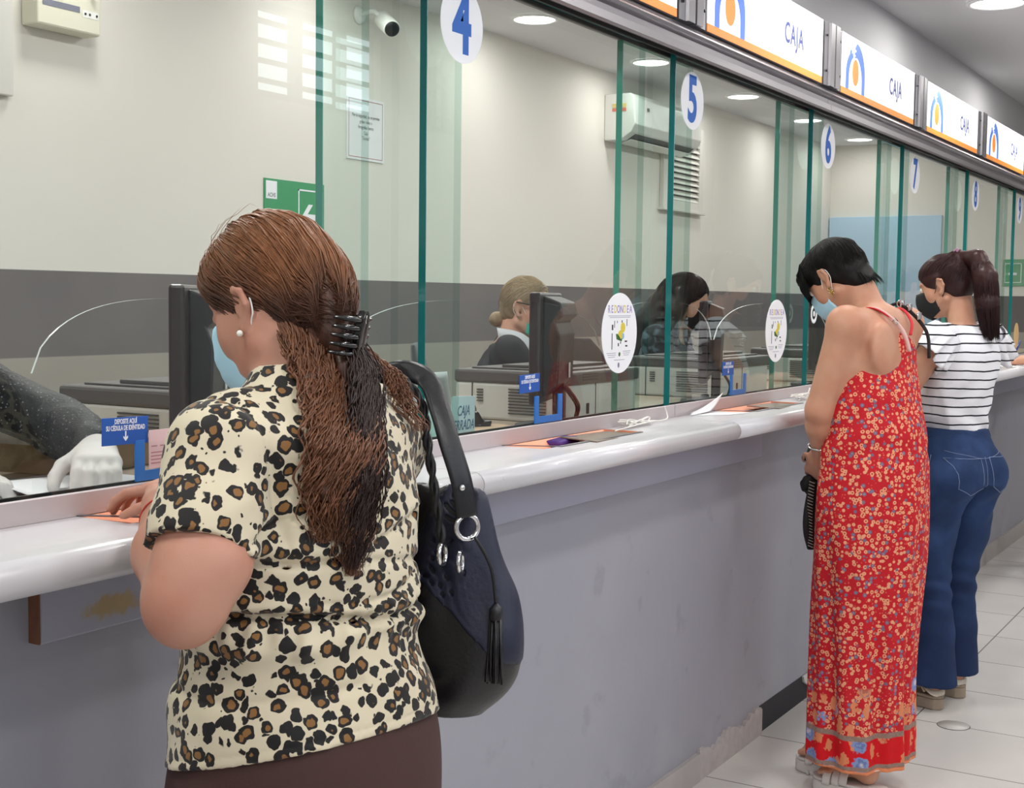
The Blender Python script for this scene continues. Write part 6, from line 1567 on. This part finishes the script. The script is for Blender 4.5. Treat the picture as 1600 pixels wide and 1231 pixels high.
for sx in (-1, 1):
    bm = bmesh.new(); Ml = Matrix.Translation((.02+sx*.085, -.10, .205)) @ Matrix.Rotation(-.9, 4, 'X'); lathe(bm, [(.004, -.012), (.035, -.008), (.052, .030), (.055, .034)], 24, Ml); lathe(bm, [(.012, -.05), (.012, -.01)], 12, Ml); l = from_bm('lamp_head', bm, M_prd, t, True)
    bm = bmesh.new(); lathe(bm, [(.050, .033), (.03, .038), (.001, .04)], 24, Ml); from_bm('lens', bm, M_white, l, True)
t = thing('wall_panel', 'pale panel on the office wall at the left edge of the view', 'panel', (3.16, 4.10, 2.13)); bm = bmesh.new(); box(bm, -.14, .135, -.03, -.001, 0, .66, .004); from_bm('panel', bm, mat('panel_pale', (214, 211, 206), .5), t)
t = thing('notice', 'white framed notice with lines of text on the office wall', 'notice', (5.415, 4.10, 2.10))
bm = bmesh.new(); box(bm, -.150, .150, -.006, -.001, 0, .305); from_bm('paper', bm, M_paper, t)
bm = bmesh.new()
for a in ((-.138, .138, .012, .015), (-.138, .138, .290, .293), (-.138, -.1355, .012, .293), (.1355, .138, .012, .293)): box(bm, a[0], a[1], -.0068, -.006, a[2], a[3])
from_bm('red_border', bm, mat('border_red', (176, 110, 110), .6), t)
for k, (s_, q) in enumerate((('Por su seguridad, no se permite', .215), ('grabar video o', .188), ('fotografías dentro', .161), ('Caja', .134), ('"Gracias"', .108))):
    text('text_line', s_, .024, mat('notice_text', (88, 92, 98), .6), face_front(0, -.0066, q), t, xs=.72, depth=.0001)
t = thing('exit_sign', 'green sign with a white left arrow on the office wall, above the foreground woman\'s head', 'sign', (4.975, 4.10, 1.66))
M_grn = mat('exit_green', (52, 150, 98), .5); bm = bmesh.new(); box(bm, -.31, .115, -.006, -.001, 0, .295); from_bm('board', bm, M_grn, t)
bm = bmesh.new(); box(bm, -.30, -.225, -.0075, -.006, .205, .285); lg = from_bm('logo_square', bm, M_wt, t); text('logo_letters', 'ACHS', .026, mat('logo_grey', (110, 120, 110), .6), face_front(-.262, -.0078, .221), lg, xs=.8, bold=.02, depth=.0001)
bm = bmesh.new()
for a in ((-.075, -.068, .02, .262), (-.075, .105, .255, .262), (.098, .105, .02, .262), (-.075, .105, .02, .027)): box(bm, a[0], a[1], -.0075, -.006, a[2], a[3])
from_bm('white_outline', bm, M_wt, t)
bm = bmesh.new(); prism(bm, [(-.050, .135), (.0, .195), (.030, .195), (-.008, .150), (.090, .150), (.090, .120), (-.008, .120), (.030, .075), (.0, .075)], 'y', -.0078, -.006); from_bm('arrow', bm, M_wt, t)
t = thing('exit_sign', 'small green sign on the far end wall, seen just right of the ponytail', 'sign', (12.815, 2.30, 1.60))
bm = bmesh.new(); box(bm, -.006, 0, -.18, .18, 0, .24); from_bm('board', bm, M_grn, t); bm = bmesh.new()
for a in ((.02, .165, .03, .036), (.02, .165, .20, .206), (.02, .026, .03, .206), (.159, .165, .03, .206), (.06, .13, .10, .12)): box(bm, -.0075, -.006, a[0], a[1], a[2], a[3])
from_bm('white_outline', bm, M_wt, t)
# air conditioner and louvre vent
t = thing('air_conditioner', 'white split air conditioner high on the office wall behind window 4', 'air conditioner', (8.56, 4.10, 2.475))
M_ac = mat('ac_white', (226, 226, 222), .3, coat=.2)
bm = bmesh.new(); prism(bm, [(-.001, 0), (-.12, .0), (-.20, .05), (-.225, .10), (-.215, .27), (-.19, .30), (-.001, .30)], 'x', -.55, .55, bev=.006); b = from_bm('housing', bm, M_ac, t)
bm = bmesh.new(); prism(bm, [(-.125, -.002), (-.19, .042), (-.180, .050), (-.12, .010)], 'x', -.47, .50); from_bm('outlet', bm, M_prd, b); bm = bmesh.new(); prism(bm, [(-.085, -.014), (-.16, .006), (-.158, .012), (-.083, -.008)], 'x', -.47, .50); from_bm('flap', bm, M_ac, t)
bm = bmesh.new(); box(bm, -.553, -.549, -.16, -.06, .21, .235); from_bm('yellow_label', bm, mat('label_yellow', (220, 200, 120), .5), b); bm = bmesh.new(); box(bm, -.553, -.549, -.16, -.06, .185, .205); from_bm('red_label', bm, mat('label_red', (222, 120, 100), .5), b)
bm = bmesh.new(); box(bm, -.36, -.33, -.2265, -.219, .20, .222, .003); from_bm('badge', bm, M_prd, b)
t = thing('louvre_vent', 'white louvred vent on the office wall below the air conditioner', 'vent', (9.25, 4.10, 2.10))
M_lv = mat('louvre_white', (218, 215, 208), .5); bm = bmesh.new()
for a in ((-.36, -.29, 0, .62), (.29, .36, 0, .62), (-.29, .29, 0, .06), (-.29, .29, .56, .62)): box(bm, a[0], a[1], -.035, -.001, a[2], a[3], .004)
box(bm, -.38, .38, -.05, -.001, -.02, .0, .003); from_bm('frame', bm, M_lv, t); bm = bmesh.new(); box(bm, -.29, .29, -.006, -.001, .06, .56); from_bm('backing', bm, M_prd, t)
for k in range(12): bm = bmesh.new(); prism(bm, [(-.008, .070+.041*k), (-.032, .062+.041*k), (-.032, .066+.041*k), (-.008, .098+.041*k)], 'x', -.29, .29); from_bm('slat', bm, M_lv, t)
# camera on the office wall
t = thing('security_camera', 'small security camera near the ceiling, left of number 4', 'security camera', (5.36, 4.10, 2.80))
bm = bmesh.new(); lathe(bm, [(.045, 0), (.045, .012), (.02, .02)], 24, Matrix.Rotation(PI/2, 4, 'X')); tube(bm, smooth_path([(0, -.01, 0), (-.0, -.09, .01), (-.02, -.15, -.03)], 4), .012, 8); from_bm('mount', bm, M_white, t, True)
Mq = Matrix.Translation((-.03, -.20, -.07)) @ Vector((-.55, -.75, -.45)).to_track_quat('Z', 'Y').to_matrix().to_4x4(); bm = bmesh.new(); lathe(bm, [(.035, -.11), (.042, -.10), (.042, .06), (.036, .07)], 24, Mq); h = from_bm('camera_body', bm, M_white, t, True); bm = bmesh.new(); lathe(bm, [(.036, .068), (.036, .074), (.02, .076), (.001, .072)], 24, Mq); from_bm('lens', bm, M_dark, h, True)
# blue door on the end wall
t = struct('door_1', (lambda b: (box(b, 12.77, 12.8195, 3.03, 4.09, 0.0, 2.25, .004), b)[1])(bmesh.new()), mat('pale_blue_door', (182, 214, 238), .35, var=.08, vscale=1.5)); t['label'] = 'pale blue door panel at the end of the office'
bm = bmesh.new(); tube(bm, [(-.0, 0, -.05), (-.0, 0, .05)], .008, 8, Matrix.Translation((12.755, 3.12, 1.05))); box(bm, 12.755, 12.771, 3.115, 3.125, 1.04, 1.06); from_bm('door_handle', bm, M_steel, t)
# round cover plate in the lobby floor
t = thing('floor_cover', 'small round metal cover in the floor right of the red dress', 'cover', (4.62, 1.00, .0005)); bm = bmesh.new(); lathe(bm, [(.052, 0), (.052, .0012)], 32); from_bm('plate', bm, mat('cover_plate', (208, 204, 199), .3), t, False); bm = bmesh.new(); torus(bm, .053, .0015, Matrix.Diagonal((1, 1, .6, 1)), seg=36, sides=6); from_bm('rim', bm, M_slot, t, True)
